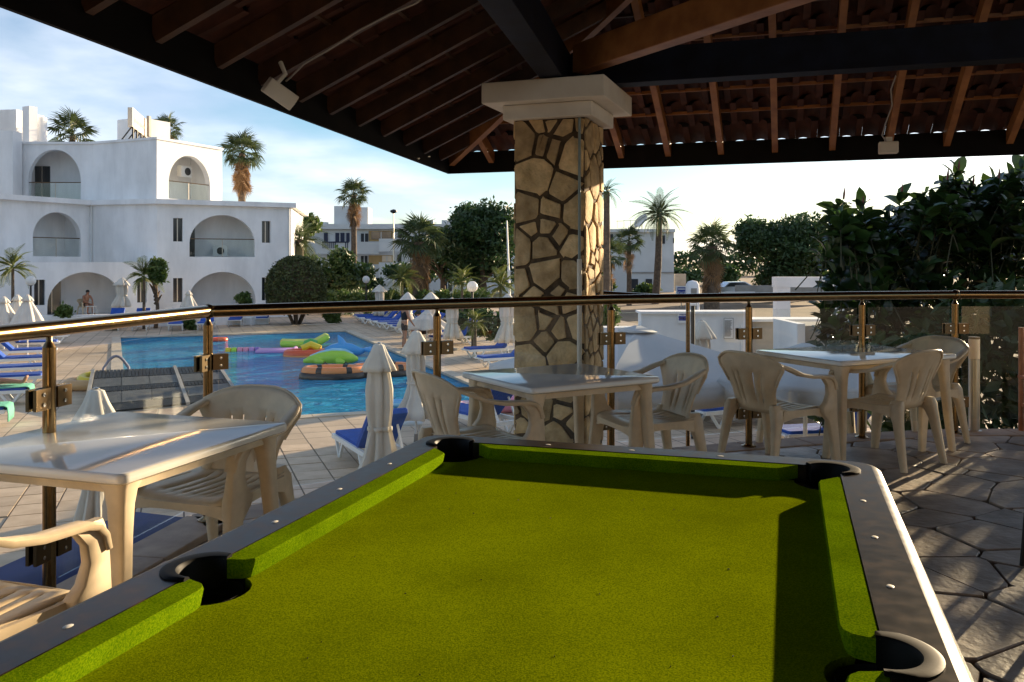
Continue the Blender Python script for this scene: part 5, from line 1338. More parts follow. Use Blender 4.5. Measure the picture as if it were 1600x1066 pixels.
b = MB(); b.beam(A0+d*L*.1+nn*.010+up_*(zs0+(zs1-zs0)*.80), A0+d*L*.75+nn*.010+up_*(zs0+(zs1-zs0)*.80), .015, .3, up_); b.build('faded_band', mat('faded_band', (.78,.58,.42), .8), sn)
for u in (.03,.3,.6,.9):
    a = A0+d*L*u; b = MB(); b.tube([a+up_*7.7, a+up_*zs0], .05, 6); b.tube([a-nn*1.0+up_*7.7, a+up_*(zs0+.1)], .04, 6); b.build('strut', M['black_metal'], sn)
# low garden wall in front of the hotel
gw = thing('garden_wall', 'low white garden wall behind the far loungers', 'wall', gy(250,40.5))
w0, w1_ = G(-20,509,DZ), G(420,505,DZ)
w0 = hp(-60,39.2)+up_*DZ; w1_ = hp(418,43.2)+up_*DZ; d = (w1_-w0).normalized(); nn = Vector((-d.y,d.x,0))
for k in range(6):
    a, c = w0.lerp(w1_, k/6), w0.lerp(w1_, (k+1)/6); b = MB(); b.hexa([a, c, c+nn*.3, a+nn*.3, a+up_*.62, c+up_*.62, c+nn*.3+up_*.62, a+nn*.3+up_*.62]); b.build('wall_panel', M['stucco'], gw)
sitb = dict(sit)
person(hp(133,44.2)+up_*(zg-.02), R(-120), 'bare chested person sitting at a table in the left ground floor arch', sit, None)
ch_ = dup(chair, hp(133,44.2)+up_*(zg-.02), R(-120), 'cream plastic armchair under the bare chested person in the hotel arch', 'balcony furniture of the hotel')
# white balcony table and chair beside the seated guest
pB = hp(143,44.0)+up_*zg
side_table(pB, 'white plastic balcony table beside the bare chested person')

# ------------------------------------------------------------------ second hotel block, third building
B2 = thing('apartment_block', 'white two storey apartment block with tan balconies behind the palms', 'building', gy(600,88))
YB = 88
def fb(px0, py0, px1, py1, mt, name, o=0.0, dep=.3, parent=None, Y=YB):
    p0_, p1_ = AY(px0, py1, Y-o), AY(px1, py0, Y-o); b = MB(); b.hexa([Vector((p0_.x,Y-o,p0_.z)), Vector((p1_.x,Y-o,p0_.z)), Vector((p1_.x,Y-o+dep,p0_.z)), Vector((p0_.x,Y-o+dep,p0_.z)), Vector((p0_.x,Y-o,p1_.z)), Vector((p1_.x,Y-o,p1_.z)), Vector((p1_.x,Y-o+dep,p1_.z)), Vector((p0_.x,Y-o+dep,p1_.z))])
    return b.build(name, M[mt], parent or B2)
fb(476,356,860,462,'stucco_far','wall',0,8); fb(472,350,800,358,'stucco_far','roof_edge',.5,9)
fb(522,322,552,356,'stucco_far','stair_tower',-2,5); fb(545,324,575,354,'stucco_far','stair_tower',-1.5,2.5)
fb(478,378,592,397,'stucco_far','balcony_parapet',1.4,.2); fb(592,373,625,393,'stucco_far','balcony_parapet',2.0,.2); fb(592,410,622,440,'stucco_far','balcony_parapet',2.0,.2)
fb(576,361,614,377,'tan_wall','tan_recess',.05,.1); fb(576,399,614,413,'tan_wall','tan_recess',.05,.1)
for (a, c, e, g, nm, m_) in ((506,364,512,388,'window','navy_paint'),(524,364,538,389,'door','navy_paint'),(541,364,546,378,'window','navy_paint'),(564,365,575,378,'window','dark_void'),(580,362,611,374,'window','dark_glass'),(622,358,628,372,'window','dark_void'),
    (564,400,574,413,'window','dark_void'),(553,434,590,455,'window','concrete'),(597,400,612,409,'window','board_cream'),(621,398,627,410,'window','dark_void'),(693,430,706,455,'door','dark_void')):
    w = fb(a,c,e,g,m_,nm,.12,.1)
    if e-a > 9: fb((a+e)/2-.6,c,(a+e)/2+.6,g,'ac_white','window_bar',.16,.04,w)
for k in range(13):
    fb(504+k*3.2,378,505.2+k*3.2,388,'navy_paint','baluster',1.45,.05) if not 524 < 504+k*3.2 < 537 else None
fb(503,377.5,545,379.5,'navy_paint','balcony_rail',1.46,.06)
for px in (479,489,503): fb(px,347,px+7,351.5,'ac_white','roof_unit',-1,1)
for px in (640,655,668,690,700,712): fb(px,344,px+9,350,'ac_white','roof_unit',-1,1)
B3 = thing('white_block', 'plain white building with two dark doors behind the date palm', 'building', gy(1000,92))
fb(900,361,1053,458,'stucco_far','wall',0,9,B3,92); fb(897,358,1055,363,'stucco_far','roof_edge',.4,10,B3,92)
for (a,c,e,g,nm) in ((987,436,997,457,'door'),(1009,436,1019,457,'door'),(1035,368,1039,381,'window'),(948,366,958,382,'window'),(1052,372,1053.5,380,'window')): fb(a,c,e,g,'dark_void',nm,.1,.1,B3,92)
fb(985,425,1053,427,'concrete','string_course',.1,.1,B3,92)
dsh = AY(1003,347,94); sd_ = thing('satellite_dish', 'pale satellite dish on the roof of the plain white building', 'dish', dsh)
b = MB(); rg = []
for k in range(6):
    r = .15+.75*k/5; rg.append([dsh+Matrix.Rotation(R(-50),3,'Y')@Matrix.Rotation(R(25),3,'X')@Vector((r*math.cos(2*math.pi*j/18), r*math.sin(2*math.pi*j/18), .3*r*r)) for j in range(18)])
b.loft(rg); b.build('reflector', M['ac_white'], sd_, smooth=60); b = MB(); b.tube([dsh-up_*.9, dsh], .06, 6); b.build('mast', M['steel'], sd_)
rr_ = thing('roof_railing', 'thin grey railing on the roof of the plain white building', 'railing', AY(980,358,93))
for px in (965,975,985,995): b = MB(); q = AY(px,357,93); b.tube([q, q+up_*.9], .03, 5); b.build('post', M['steel'], rr_)
b = MB(); b.tube([AY(963,346,93), AY(997,344,93)], .03, 5); b.build('bar', M['steel'], rr_)

# ------------------------------------------------------------------ white service walls, portal, notices
ph = thing('white_service_wall', 'white rendered service wall carrying notices behind the open parasols', 'wall', gy(1070,19.5))
YS = 19.5
fb(1002,490,1172,640,'stucco','wall',0,.5,ph,YS); fb(944,512,1002,640,'stucco','low_wall',-.02,.5,ph,YS)
fb(1000,487,1175,490.5,'stucco','coping',.08,.7,ph,YS); fb(1158,508,1170,640,'stucco','door',.03,.04,ph,YS)
cw_ = thing('concrete_wall', 'grey board-marked concrete wall beside the white service wall', 'wall', gy(1205,19.6))
fb(1176,502,1246,640,'concrete','wall',0,.6,cw_,19.6); fb(1174,499,1330,503,'stucco','coping',.1,.8,cw_,19.6)
wcub = thing('white_pillar', 'white square pillar with a grey shaded side near the rubber plant', 'pillar', gy(1262,18)); boxpx(1246,1258,17.2,DZ,zat(506,17.2),1.6,'stucco','pillar',wcub); boxpx(1258.2,1330,17.3,DZ,zat(509,17.3),1.2,'concrete','shaded_side',wcub)  # grey box gives the white pillar's shaded side by its colour
po = thing('white_portal', 'white square garden portal rising behind the railing by the big bush', 'portal', gy(1225,27))
boxpx(1214,1235,27,DZ,zat(449,27),.42,'stucco','post',po); boxpx(1300,1320,27,DZ,zat(449,27),.42,'stucco','post',po); boxpx(1213,1321,26.98,zat(448.9,27),zat(433,27),.46,'stucco','lintel',po)
def notice(px0, py0, px1, py1, Y, label, name, marks):
    t = thing(name, label, 'sign', AY((px0+px1)/2, py1, Y)); fb(px0,py0,px1,py1,'sign_white','panel',0,.02,t,Y)
    for (a,c,e,g,m_) in marks: fb(a,c,e,g,m_,'print',.006,.004,t,Y)
notice(1059,489,1077,505,YS-.06,'small white and blue notice on the white service wall','notice',[(1060.5,494,1076,501,'sign_blue')]+[(1063+2.2*k,496,1064.3+2.2*k,499.5,'sign_white') for k in range(5)]+[(1062+2*k,490.3,1063.2+2*k,492.8,'sign_blue') for k in range(6)])
notice(1130,496,1147,530,YS-.06,'framed white rules board with lines of print on the white service wall','notice',[(1131,497,1146,497.6,'ink'),(1131,529,1146,529.6,'ink'),(1131,497.6,1131.5,529,'ink'),(1145.5,497.6,1146,529,'ink')]+[(1132.5,501+1.7*k,1132.5+rng.uniform(9,12),501.8+1.7*k,'ink') for k in range(15)])
t = thing('exit_sign', 'square blue sign with white letters at the roadside', 'sign', AY(1066,470,60)); fb(1056,447,1073,462,'sign_white','panel',0,.05,t,60); fb(1058.5,449,1071.5,461.3,'sign_blue','face',.02,.01,t,60)
fc = bpy.data.curves.new('letters', 'FONT'); fc.body = 'EXIT'; fc.size = .26; fc.align_x = 'CENTER'; fc.extrude = .005
tmp = bpy.data.objects.new('letters', fc); COL.objects.link(tmp); me = bpy.data.meshes.new_from_object(tmp); bpy.data.objects.remove(tmp)
me.materials.append(M['sign_white']); o = link('letters', me, t); q = AY(1065,460,59.9); o.location = q; o.rotation_euler = (R(90),0,0)
fb(1059.5,451,1070.5,452.6,'sign_white','line',.04,.01,t,60); b = MB(); q = AY(1065,462,60); b.tube([(q.x,q.y+.1,DZ),(q.x,q.y+.1,q.z+.3)], .04, 6); b.build('post', M['steel'], t)
t = thing('white_dome', 'small white domed kiosk by the roadside behind the railing', 'kiosk', gy(1080,52)); b = MB(); q = gy(1082,52); b.lathe([(.42,0),(.42,1.5),(.40,1.75),(.28,1.95),(0,2.02)], 18, q); b.build('shell', M['stucco'], t, smooth=40)
b = MB(); b.box(q+Vector((.0,-.42,.9)), (.34,.06,1.3)); b.build('hatch', M['concrete'], t)
lp = AY(1082.5,478,15.2); t = thing('black_post', 'slim black lamp post with flat white cap before the white service wall', 'lamp post', Vector((lp.x,lp.y,DZ)))
b = MB(); b.tube([(lp.x,lp.y,DZ),(lp.x,lp.y,lp.z)], .034, 10); b.build('post', M['black_metal'], t, smooth=50); b = MB(); b.box((lp.x,lp.y,lp.z+.02), (.14,.14,.035)); b.build('cap', M['white_plastic'], t, bevel=.005)
# road with car, boundary wall
b = MB(); b.quad((6,76,DZ-.085), (60,70,DZ-.085), (62,80,DZ-.085), (6,86,DZ-.085)); tag(b.build('road', M['asphalt']), 'narrow asphalt road beyond the hotel garden', 'road', kind='structure')
t = thing('boundary_wall', 'long pale block boundary wall beside the road', 'wall', gy(1100,90))
fb(1054,428,1072,458,'concrete','wall_panel',0,.3,t,98); fb(1110,456,1180,466,'stucco_far','wall_panel',0,.3,t,62)
fb(1150,446,1310,464,'concrete','wall_panel',-.4,.3,t,66)
def car(p, rz):
    t = thing('parked_car', 'silver blue hatchback parked on the road behind the trees', 'car', (0,0,0)); b = MB()
    prof = [(-2.0,.35),(-2.02,.75),(-1.85,.95),(-1.2,1.0),(-.7,1.42),(.8,1.46),(1.6,1.02),(2.0,.9),(2.03,.4)]
    rings = [[Vector((x, y*(1-.14*max(0,(z-.95)/.5)), z)) for x, z in prof] for y in (-.85,-.80,.80,.85)]
    b.loft([[Vector((v.x*.98, v.y, .3+(v.z-.3)*.96)) for v in rings[0]], rings[1], rings[2], [Vector((v.x*.98, v.y, .3+(v.z-.3)*.96)) for v in rings[3]]]); b.build('body', M['car_silver'], t, smooth=30)
    for s in (-1,1):
        b = MB(); b.add([(x, s*(.862-.10*max(0,(z-.95)/.5)), z) for x, z in ((-1.05,1.02),(-.62,1.34),(.72,1.38),(1.35,1.04))], [(0,1,2,3)]); b.build('window', M['dark_glass'], t)
        for x in (-1.3,1.3):
            b = MB(); b.tube([(x,s*.70,.32),(x,s*.88,.32)], .32, 18); w = b.build('wheel', M['tyre'], t, smooth=40); b = MB(); b.tube([(x,s*.86,.32),(x,s*.89,.32)], .19, 14); b.build('rim', M['steel'], w, smooth=40)
        b = MB(); b.box((-1.97,s*.6,.75), (.12,.3,.14)); b.build('headlight', M['sign_white'], t)
    t.location = p; t.rotation_euler = (0,0,rz)
car(gy(1146,78,DZ-.085), R(8))

# ------------------------------------------------------------------ globe lamps, masts
def globe(px, py, Y, label):
    c = AY(px, py, Y); t = thing('globe_lamp', label, 'lamp', Vector((c.x,c.y,DZ)), 0, 'white globe garden lamps')
    b = MB(); b.tube([(c.x,c.y,DZ),(c.x,c.y,c.z-.18)], .04, 8); b.build('post', M['black_metal'], t, smooth=50)
    b = MB(); b.lathe([(.07,-.2),(.09,-.17),(.06,-.15)], 10, c); b.build('collar', M['black_metal'], t)
    b = MB(); n = 10; b.lathe([(.20*math.sin(math.pi*k/n)+1e-4, -.20*math.cos(math.pi*k/n)) for k in range(n+1)], 16, c); b.build('globe', M['globe'], t, smooth=80)
globe(48,439,35,'white globe lamp beside the left ground floor arch'); globe(572,437,46,'white globe lamp above the hedge near the tall palm'); globe(738,448,31,'white globe lamp left of the stone column')
mp_ = AY(615,332,80); t = thing('street_lamp', 'thin tall street lamp rising above the apartment block', 'lamp', Vector((mp_.x,mp_.y,DZ))); b = MB(); b.tube([(mp_.x,mp_.y,DZ),(mp_.x,mp_.y,mp_.z)], [.11,.06], 8); b.build('pole', M['steel'], t); b = MB(); b.lathe([(0,.3),(.3,.2),(.34,.05),(.1,-.1),(0,-.1)], 12, mp_); b.build('lamp_head', M['black_metal'], t, smooth=50)
mp_ = AY(792,345,40); t = thing('flag_mast', 'slim white mast standing before the dark tree by the column', 'mast', gy(797,40)); b = MB(); b.tube([gy(798,40), mp_], [.07,.03], 8); b.build('pole', M['white_plastic'], t, smooth=50); b = MB(); b.box(mp_*.5+gy(798,40)*.5, (.14,.1,.5)); b.build('box', M['white_plastic'], t)

# ------------------------------------------------------------------ vegetation
def leaf_cloud(b, pts, size, rs, flat=.0, nper=1):
    for p in pts:
        for _ in range(nper):
            n_ = Vector((rs.gauss(0,1), rs.gauss(0,1), rs.gauss(0,1)+.5)).normalized(); a = n_.orthogonal().normalized(); a = (Matrix.Rotation(rs.uniform(0,6.28),3,n_)@a); c = n_.cross(a); s = size*rs.uniform(.6,1.3)
            q = p+Vector((rs.gauss(0,1),rs.gauss(0,1),rs.gauss(0,1)))*size*.5
            b.add([q-a*s, q+c*s*.45+n_*s*.1, q+a*s, q-c*s*.45+n_*s*.1], [(0,1,2,3)])
def crown_pts(c, rx, ry, rz, n, rs, nb=14, rb=.45):
    """points spread over lumps of a crown"""
    bl_ = []
    for _ in range(nb):
        v = Vector((rs.gauss(0,1),rs.gauss(0,1),rs.gauss(0,1)+.25)).normalized(); k = rs.uniform(.45,.8); bl_.append((c+Vector((v.x*rx*k, v.y*ry*k, v.z*rz*k)), rs.uniform(.6,1.1)*rb))
    o = []
    for _ in range(n):
        bc_, br_ = rs.choice(bl_); v = Vector((rs.gauss(0,1),rs.gauss(0,1),rs.gauss(0,1))).normalized()*br_*(rs.random()**.35); o.append(bc_+Vector((v.x*rx, v.y*ry, v.z*rz)))
    return o
def tree(px, ptop, pbot, wpx, Y, label, mt, seed, n=5200, size=.22, name='tree', cat='tree', trunk=True, nb=20, rb=.42, group=None):
    rs = random.Random(seed); ct = AY(px, (ptop+pbot)/2, Y); rx = wpx/2*Y/F; rz = (pbot-ptop)/2*Y/F; base = Vector((ct.x, ct.y, DZ))
    t = thing(name, label, cat, base, 0, group)
    if trunk:
        b = MB(); tp_ = ct+Vector((0,0,-.1*rz)); b.tube([base-up_*.1, base.lerp(tp_,.4)+Vector((.1,0,0)), tp_], [rx*.07+.08, rx*.06+.05, .05], 8)
        for k in range(6):
            a = k*1.05+rs.uniform(-.3,.3); s = base.lerp(tp_, .45+.07*k); b.tube([s, s+Vector((math.cos(a)*rx*.3, math.sin(a)*rx*.3, rz*.3)), s+Vector((math.cos(a)*rx*.62, math.sin(a)*rx*.62, rz*.55))], [.10,.06,.025], 6)
        b.build('trunk', M['bark'], t, smooth=60)
    b = MB(); leaf_cloud(b, crown_pts(ct, rx, rx*.9, rz, n, rs, nb, rb), size, rs); o = b.build('crown', M[mt], t); return t
tree(752,300,455,165,52,'big dark feathery tree rising left of the stone column','leaf_dark',1,15000,.17,nb=40,rb=.32)
tree(690,355,450,110,60,'dark rounded tree behind the fan palm','leaf_dark',11,3000,.26)
tree(1218,326,466,205,70,'large dark spreading tree behind the white portal','leaf_dark',2,16000,.21,nb=44,rb=.31)
tree(1285,360,464,100,74,'smaller dark tree at the right of the spreading tree','leaf_dark',12,3000,.30)
tree(518,388,472,120,58,'dark bushy tree behind the clipped dome','leaf_dark',3,3600,.24,nb=16)
tree(477,333,380,60,80,'far tree top showing behind the hotel corner','leaf_mid',4,1800,.3)
tree(1440,300,470,60,60,'background tree mass behind the rubber plant','leaf_dark',14,1500,.35)
for k, (px, a, c, w) in enumerate(((1010,446,462,40),(945,430,462,30),(1300,440,468,40),(860,420,470,90),(1380,430,475,80),(930,380,460,40))):
    tree(px,a,c,w,85-k*3,['low scrub at the foot of the white building','yellowish shrub right beside the stone column','shrub under the white portal','dark shrubs hidden behind the stone column','shrubs below the rubber plant','tall shrub at the edge of the white building'][k],'leaf_mid',50+k,900,.25,'shrub','shrub',False,8)
for k, (px, a, c, w, lb) in enumerate(((1072,418,452,60,'low dark tree between white building and stout fan palm'),(1130,412,452,70,'low dark tree behind the stout fan palm'),(1010,420,452,50,'far dark tree beside the tall date palm'),(1330,405,462,90,'far dark tree right of the white portal'),(640,412,452,90,'low dark tree in front of the apartment block'),(580,425,456,60,'low dark tree by the foot of the tall thin palm'),(890,390,460,80,'dark tree hidden behind the stone column'))):
    tree(px,a,c,w,[118,120,122,116,70,66,80][k],lb,'leaf_dark',90+k,1500,[.45,.45,.45,.45,.28,.26,.3][k],nb=12)
b = MB(); rs = random.Random(404); pts = []
for _ in range(15000):
    X = rs.uniform(-120,190); q = rs.random()**.7; pts.append(Vector((X, 205+rs.uniform(-4,4), DZ+q*(5.2+2.2*mnoise.noise(Vector((X*.05,0,0)))+1.2*mnoise.noise(Vector((X*.21,3,0)))))))
leaf_cloud(b, pts, .75, rs); tag(b.build('distant_trees', M['leaf_dark']), 'far dark band of trees along the horizon', 'trees', kind='stuff')
# clipped dome
dm = G(463,507,DZ); t = thing('clipped_dome_bush', 'large clipped dome shaped bush between hotel and pool', 'bush', dm); rs = random.Random(9); b = MB(); pts = []
Yd = dm.y; rX = 46*Yd/F; ztop = zat(402,Yd); zlow = zat(488,Yd); hgt = ztop-zlow
for _ in range(9000):
    a = rs.uniform(0,2*math.pi); h = rs.random(); r = rX*(math.sqrt(max(0,1-max(0,(h-.42)/.58)**2.2)) if h > .42 else .90+.10*h/.42)*rs.uniform(.93,1.015)
    pts.append(Vector((dm.x+r*math.cos(a), dm.y+r*math.sin(a), zlow+h*hgt)))
for _ in range(1200):
    a = rs.uniform(0,2*math.pi); r = rX*.35*math.sqrt(rs.random()); pts.append(Vector((dm.x+r*math.cos(a), dm.y+r*math.sin(a), ztop-.02-.12*r)))
leaf_cloud(b, pts, .085, rs); b.build('foliage', M['leaf_topiary'], t)
b = MB(); prof = [(.02,0)]+[(rX*.9*(math.sqrt(max(0,1-max(0,(h-.42)/.58)**2.2)) if h > .42 else .92), h*hgt*.97) for h in (0,.2,.42,.6,.75,.88,.96,.999)]; b.lathe(prof, 20, (dm.x,dm.y,zlow)); b.build('inner_twigs', M['bark'], t, smooth=60)
b = MB()
for k in range(6): a = k; b.tube([dm+Vector((.15*math.cos(a),.15*math.sin(a),0)), Vector((dm.x+.6*math.cos(a),dm.y+.6*math.sin(a),zlow+.3))], [.08,.05], 6)
b.build('stems', M['bark'], t, smooth=60)
# hedge
t = thing('hedge', 'long green hedge behind the loungers right of the pool', 'hedge', gy(620,50)); rs = random.Random(5); b = MB(); pts = []
h0, h1 = hp(508,52), hp(760,44)
for _ in range(9000):
    u = rs.random(); p = h0.lerp(h1, u); pts.append(Vector((p.x+rs.uniform(-.2,.2), p.y+rs.uniform(-.7,.7), DZ+.1+rs.random()**.6*(zat(458,p.y)-DZ-.1)+.14*math.sin(u*60))))
leaf_cloud(b, pts, .13, rs); b.build('foliage', M['leaf_mid'], t)
# palms
def fan_frond(seed, dry=False):
    rs = random.Random(seed); b = MB(); L = .9; b.tube([(0,0,0),(L*.5,0,.04),(L,0,0)], [.03,.022,.015], 5)
    n = 17
    for k in range(n):
        a = R(-105+210*k/(n-1)); l = .95*(1-.12*abs(k-8)/8)*rs.uniform(.9,1.1); dr_ = (.16 if not dry else .05)
        p0_ = Vector((L-.05,0,0)); d_ = Vector((math.cos(a),math.sin(a),0)); w = .048; sd2 = Vector((-d_.y,d_.x,0)); m1 = p0_+d_*l*.55+up_*.03; tp_ = p0_+d_*l-up_*dr_*rs.uniform(.6,2.6)
        b.add([p0_, m1-sd2*w+up_*.02, m1-up_*.012, m1+sd2*w+up_*.02, tp_], [(0,2,1),(0,3,2),(1,2,4),(2,3,4)])
    return b
def pin_frond(seed, L=2.2, n=26, wl=.5, droop=.9):
    rs = random.Random(seed); b = MB(); pth = []
    for k in range(9): u = k/8; pth.append(Vector((L*u*(1-.12*u), 0, .35*u-droop*u*u)))
    b.tube(pth, [.03*(1-.85*k/8) for k in range(9)], 5)
    for k in range(n):
        u = .14+.85*k/(n-1); i = min(7, int(u*8)); f_ = u*8-i; p = pth[i].lerp(pth[i+1], f_); d_ = (pth[i+1]-pth[i]).normalized(); l = wl*math.sin(math.pi*(.15+.80*u))*rs.uniform(.85,1.1)
        for s in (-1,1):
            v = (d_*.65+Vector((0,s*.75,0))+up_*.28).normalized(); tp_ = p+v*l-up_*l*.30; w = d_*.028*L*.5
            b.add([p-w*.4, p+w*.4, p+v*l*.55+w*.7, tp_, p+v*l*.55-w*.7], [(0,1,2,3,4)])
    return b
fan_g = [fan_frond(k).mesh('frond', M['leaf_palm']) for k in range(3)]; fan_d = [fan_frond(10+k, True).mesh('dry_frond', M['leaf_dry']) for k in range(2)]
pin_g = [pin_frond(k, 2.3, 24, .48, 1.0+.2*k).mesh('frond', M['leaf_palm']) for k in range(3)]
are_g = [pin_frond(20+k, 1.5, 20, .42, .75).mesh('frond', mat('leaf_areca', (.13,.17,.035), .5, col2=(.18,.20,.04), vscale=2, trans=.3, rand=.25)) for k in range(2)]
def palm(px, py_c, Y, label, kind='fan', rpx=34, skirt=0, nf=26, trunk_r=.16, zbase=DZ, lean=0, seed=0, group='palm trees in the hotel grounds'):
    rs = random.Random(seed+100); c = AY(px, py_c, Y); base = Vector((c.x-lean, c.y, zbase-.12)); t = thing('palm_tree', label, 'palm tree', base, 0, group)
    Rr = rpx*1.12*Y/F; b = MB(); hgt = c.z-zbase
    K = 7; b.tube([base.lerp(c, k/K)+Vector((lean*.25*math.sin(math.pi*k/K),0,0)) for k in range(K+1)], [trunk_r*(1.25-.35*k/K)*(1+.05*(k % 2)) for k in range(K+1)], 10); b.build('trunk', M['palm_bark'], t, smooth=60)
    ms = {'fan': fan_g, 'pin': pin_g, 'areca': are_g}[kind]; ln = {'fan': 1.8, 'pin': 2.1, 'areca': 1.4}[kind]; s0_ = Rr/ln
    for k in range(nf):
        el = (80-125*(k/(nf-1))**.9)*1.0; az = k*137.5+rs.uniform(-15,15); o = link('frond', rs.choice(ms), t); s_ = s0_*rs.uniform(.85,1.1)
        o.matrix_parent_inverse = world(t).inverted(); o.matrix_basis = Matrix.Translation(c+up_*rs.uniform(-.1,.15)*s0_)@Matrix.Rotation(R(az),4,'Z')@Matrix.Rotation(R(-el),4,'Y')@Matrix.Rotation(rs.uniform(-.5,.5),4,'X')@Matrix.Scale(s_,4)
    for k in range(skirt):
        az = k*137.5+rs.uniform(-20,20); h = (k/max(1,skirt))**.8; o = link('dry_frond', rs.choice(fan_d), t); s_ = s0_*rs.uniform(.6,.85)
        o.matrix_parent_inverse = world(t).inverted(); o.matrix_basis = Matrix.Translation(c-up_*h*Rr*1.05)@Matrix.Rotation(R(az),4,'Z')@Matrix.Rotation(R(rs.uniform(58,82)),4,'Y')@Matrix.Rotation(rs.uniform(-.5,.5),4,'X')@Matrix.Scale(s_,4)
    return t
palm(378,240,56,'fan palm with long brown skirt of dead leaves beside the hotel upper floor','fan',36,34,30,.22,seed=1)
palm(113,212,62,'palm crown peeking over the hotel roof near the water tank','fan',40,0,24,.22,seed=2)
palm(262,203,58,'palm crown behind the hotel roof sign','fan',26,10,22,.2,seed=3)
palm(553,305,66,'tall thin fan palm standing before the apartment block','fan',28,18,26,.20,seed=4)
palm(468,375,52,'date palm behind the clipped dome bush','pin',42,0,26,.25,seed=5)
palm(655,378,47,'broad fan palm with shaggy brown skirt behind the hedge','fan',46,30,28,.30,seed=6)
palm(1030,335,66,'tall date palm in front of the plain white building','pin',40,0,34,.24,lean=.3,seed=7)
palm(983,378,64,'short fan palm in front of the plain white building','fan',27,8,24,.16,seed=8)
palm(948,300,40,'palm mostly hidden behind the stone column','pin',24,0,20,.15,seed=9)
palm(1112,385,58,'stout fan palm with thick brown skirt left of the spreading tree','fan',42,36,30,.42,seed=10)
palm(952,400,60,'low fan palm at the right edge of the stone column','fan',30,4,20,.2,seed=11)
ga = 'feathery garden palms around the pool'
for k, (px, py, Y, r, lb) in enumerate(((20,420,36,36,'feathery garden palm beside the left globe lamp'),(225,432,40.3,34,'feathery garden palm leaning by the thin white parasol'),(628,436,44,30,'feathery light green garden palm left of the broad fan palm'),(722,440,42,28,'feathery light green garden palm right of the broad fan palm'),(782,447,34,36,'feathery garden palm close beside the stone column'),(742,505,29,26,'feathery garden palm in the bed behind the lounger pair'))):
    palm(px,py,Y,lb,'areca',r,0,18,.06,seed=30+k,group=ga)
tree(243,400,455,32,40.6,'slim upright light green young tree before the hotel','leaf_mid',40,1500,.11,nb=8,rb=.5)
for k, (px, a, c, w, Y, lb) in enumerate(((97,476,497,26,39.6,'small round shrub at the left end of the garden wall'),(381,457,482,24,42.5,'small round shrub in the right ground floor arch'),(295,500,516,18,39.5,'small shrub between far loungers'),(180,502,514,18,39.5,'low plant between far loungers left of the pool'),(520,480,505,30,44,'yellowish shrub right of the clipped dome'),(770,480,535,60,30.5,'dark leafy bed of shrubs behind the lounger pair'),(722,490,530,40,33,'dark shrubs behind the seated person'),(950,470,540,30,24,'shrub growing behind the column base'))):
    tree(px,a,c,w,Y,lb,'leaf_mid' if k not in (5,6) else 'leaf_dark',60+k,1300,.10,'shrub','shrub',False,9,.5)
# ------------------------------------------------------------------ rubber plant at the right
t = thing('rubber_plant', 'huge dark rubber plant with large glossy leaves behind the railing', 'bush', gy(1480,13)); rs = random.Random(77)
def rleaf():
    b = MB(); L, w = .30, .078; row = []
    for k, (u, ww) in enumerate(((0,.12),(.2,.75),(.5,1.0),(.78,.7),(1,.03))):
        z = .03*math.sin(u*3)-.05*u*u; row.append([Vector((L*u,-w*ww,z+.022*ww)), Vector((L*u,0,z)), Vector((L*u,w*ww,z+.022*ww))])
    b.loft(row, closed=False); return b
lme = rleaf().mesh('leaf', M['leaf_rubber'], smooth=60); lb_ = rleaf()
prof_pts = [(1283,520),(1290,450),(1300,330),(1318,305),(1345,318),(1400,335),(1408,300),(1440,310),(1480,275),(1497,262),(1520,285),(1560,275),(1600,250),(1650,262),(1700,330),(1760,420)]
def top_of(px):
    for (a, ya), (c, yc) in zip(prof_pts[:-1], prof_pts[1:]):
        if a <= px <= c: return ya+(yc-ya)*(px-a)/(c-a)
    return 520
allL = []
branches = MB()
TIPS = []
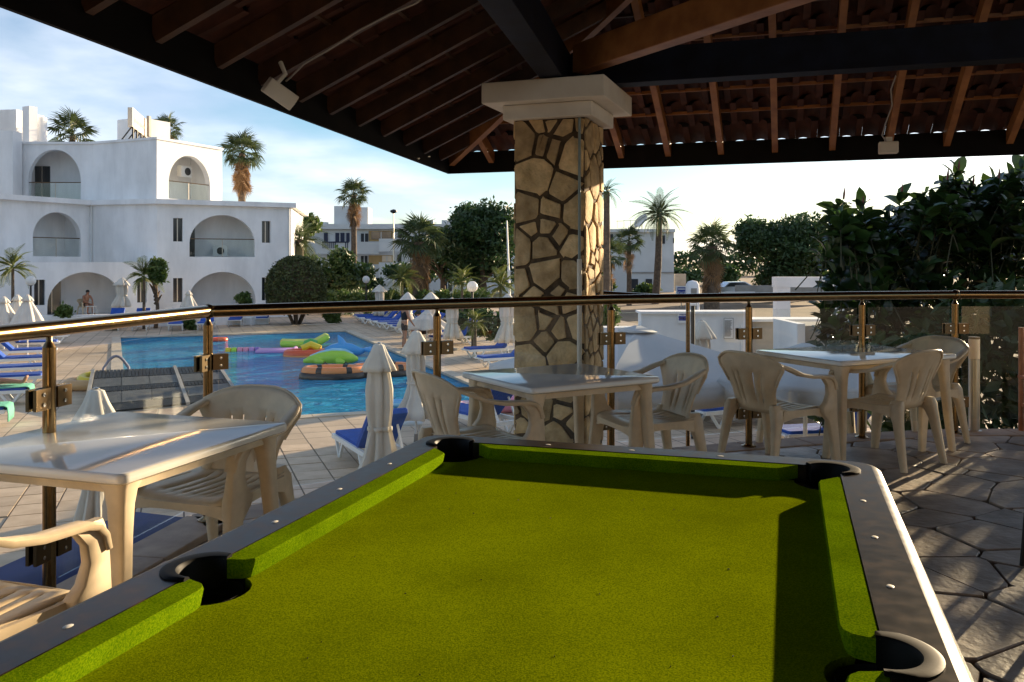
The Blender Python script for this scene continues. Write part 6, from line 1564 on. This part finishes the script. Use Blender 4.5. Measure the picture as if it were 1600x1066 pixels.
for k in range(560):
    px = rs.uniform(1288, 1740) if k > 11 else [1347,1318,1408,1440,1480,1497,1520,1560,1598,1300,1380,1460][k]; ty = top_of(px); Y = rs.uniform(11.8,14.8) if k > 11 else 12.2; py = ty+14+(abs(rs.gauss(0,1))*60 if rs.random() < .5 else rs.uniform(0,260))
    py = min(py, 660) if k > 11 else ty+4; c = AY(px, py, Y)
    if k < 12: TIPS.append(c)
    if c.z < DZ+.1: continue
    ax = Vector((rs.gauss(0,.35), rs.gauss(0,.35)-.1, 1)).normalized(); base = c-ax*.35; branches.tube([base-ax*.35+Vector((rs.gauss(0,.1),0,-.1)), base, c], [.009,.008,.005], 5)
    for j in range(rs.randint(8,12)):
        f_ = j/11; p = base.lerp(c, f_); az = j*137.5; el = 5+60*f_+rs.uniform(-20,20)
        m = Matrix.Translation(p)@ax.to_track_quat('Z','Y').to_matrix().to_4x4()@Matrix.Rotation(R(az+rs.uniform(-20,20)),4,'Z')@Matrix.Rotation(R(-el),4,'Y')@Matrix.Rotation(rs.uniform(-.4,.4),4,'X')@Matrix.Scale(rs.uniform(.55,1.2),4)
        allL.append((p.y, m, px))
vis = sorted([a for a in allL if a[2] < 1610], key=lambda a: a[0]); sel = set(id(a) for a in vis[:280]); rest = MB()
for a in allL:
    if id(a) in sel: o = link('leaf', lme, t); o.matrix_parent_inverse = world(t).inverted(); o.matrix_basis = a[1]
    else: rest.add([a[1]@Vector(v) for v in lb_.v], lb_.f)
o = rest.build('leaves', M['leaf_rubber'], t, smooth=60); o['kind'] = 'stuff'
branches.build('twigs', mat('twig', (.05,.05,.02), .8), t, smooth=60)
b = MB()
for k in range(7):
    px = 1330+k*60; g_ = gy(px,13.2+.4*(k % 3)); b.tube([g_, g_+Vector((rs.uniform(-.2,.2),0,1.2)), g_+Vector((rs.uniform(-.5,.5),0,3.2))], [.09,.06,.03], 7)
b.build('stems', mat('pale_bark', (.34,.29,.20), .8), t, smooth=60)
for q in TIPS[:8]:
    b = MB(); b.tube([q-up_*.02, q+Vector((.01,0,.06)), q+Vector((.02,0,.15))], [.014,.016,.003], 6); b.build('bud', M['leaf_bud'], t, smooth=60)
# dark hedge under rubber plant; past the frame added and raised to shade floor
t = thing('dark_hedge', 'dense dark hedge under the rubber plant along the terrace, its unseen end raised to shade the floor', 'hedge', gy(1500,11)); rs = random.Random(6); b = MB(); pts = []
for _ in range(9000):
    X = rs.uniform(4.6, 12.5); pts.append(Vector((X, 10.6+.12*(X-4.6)+rs.uniform(-.5,.5), DZ+.1+rs.random()**.7*((2.4 if X < 7.3 else 2.86)+.34*math.sin(X*2.3)))))
leaf_cloud(b, pts, .12, rs); b.build('foliage', M['leaf_dark'], t)
# dropped leaves and litter on the flagstones by the pool table
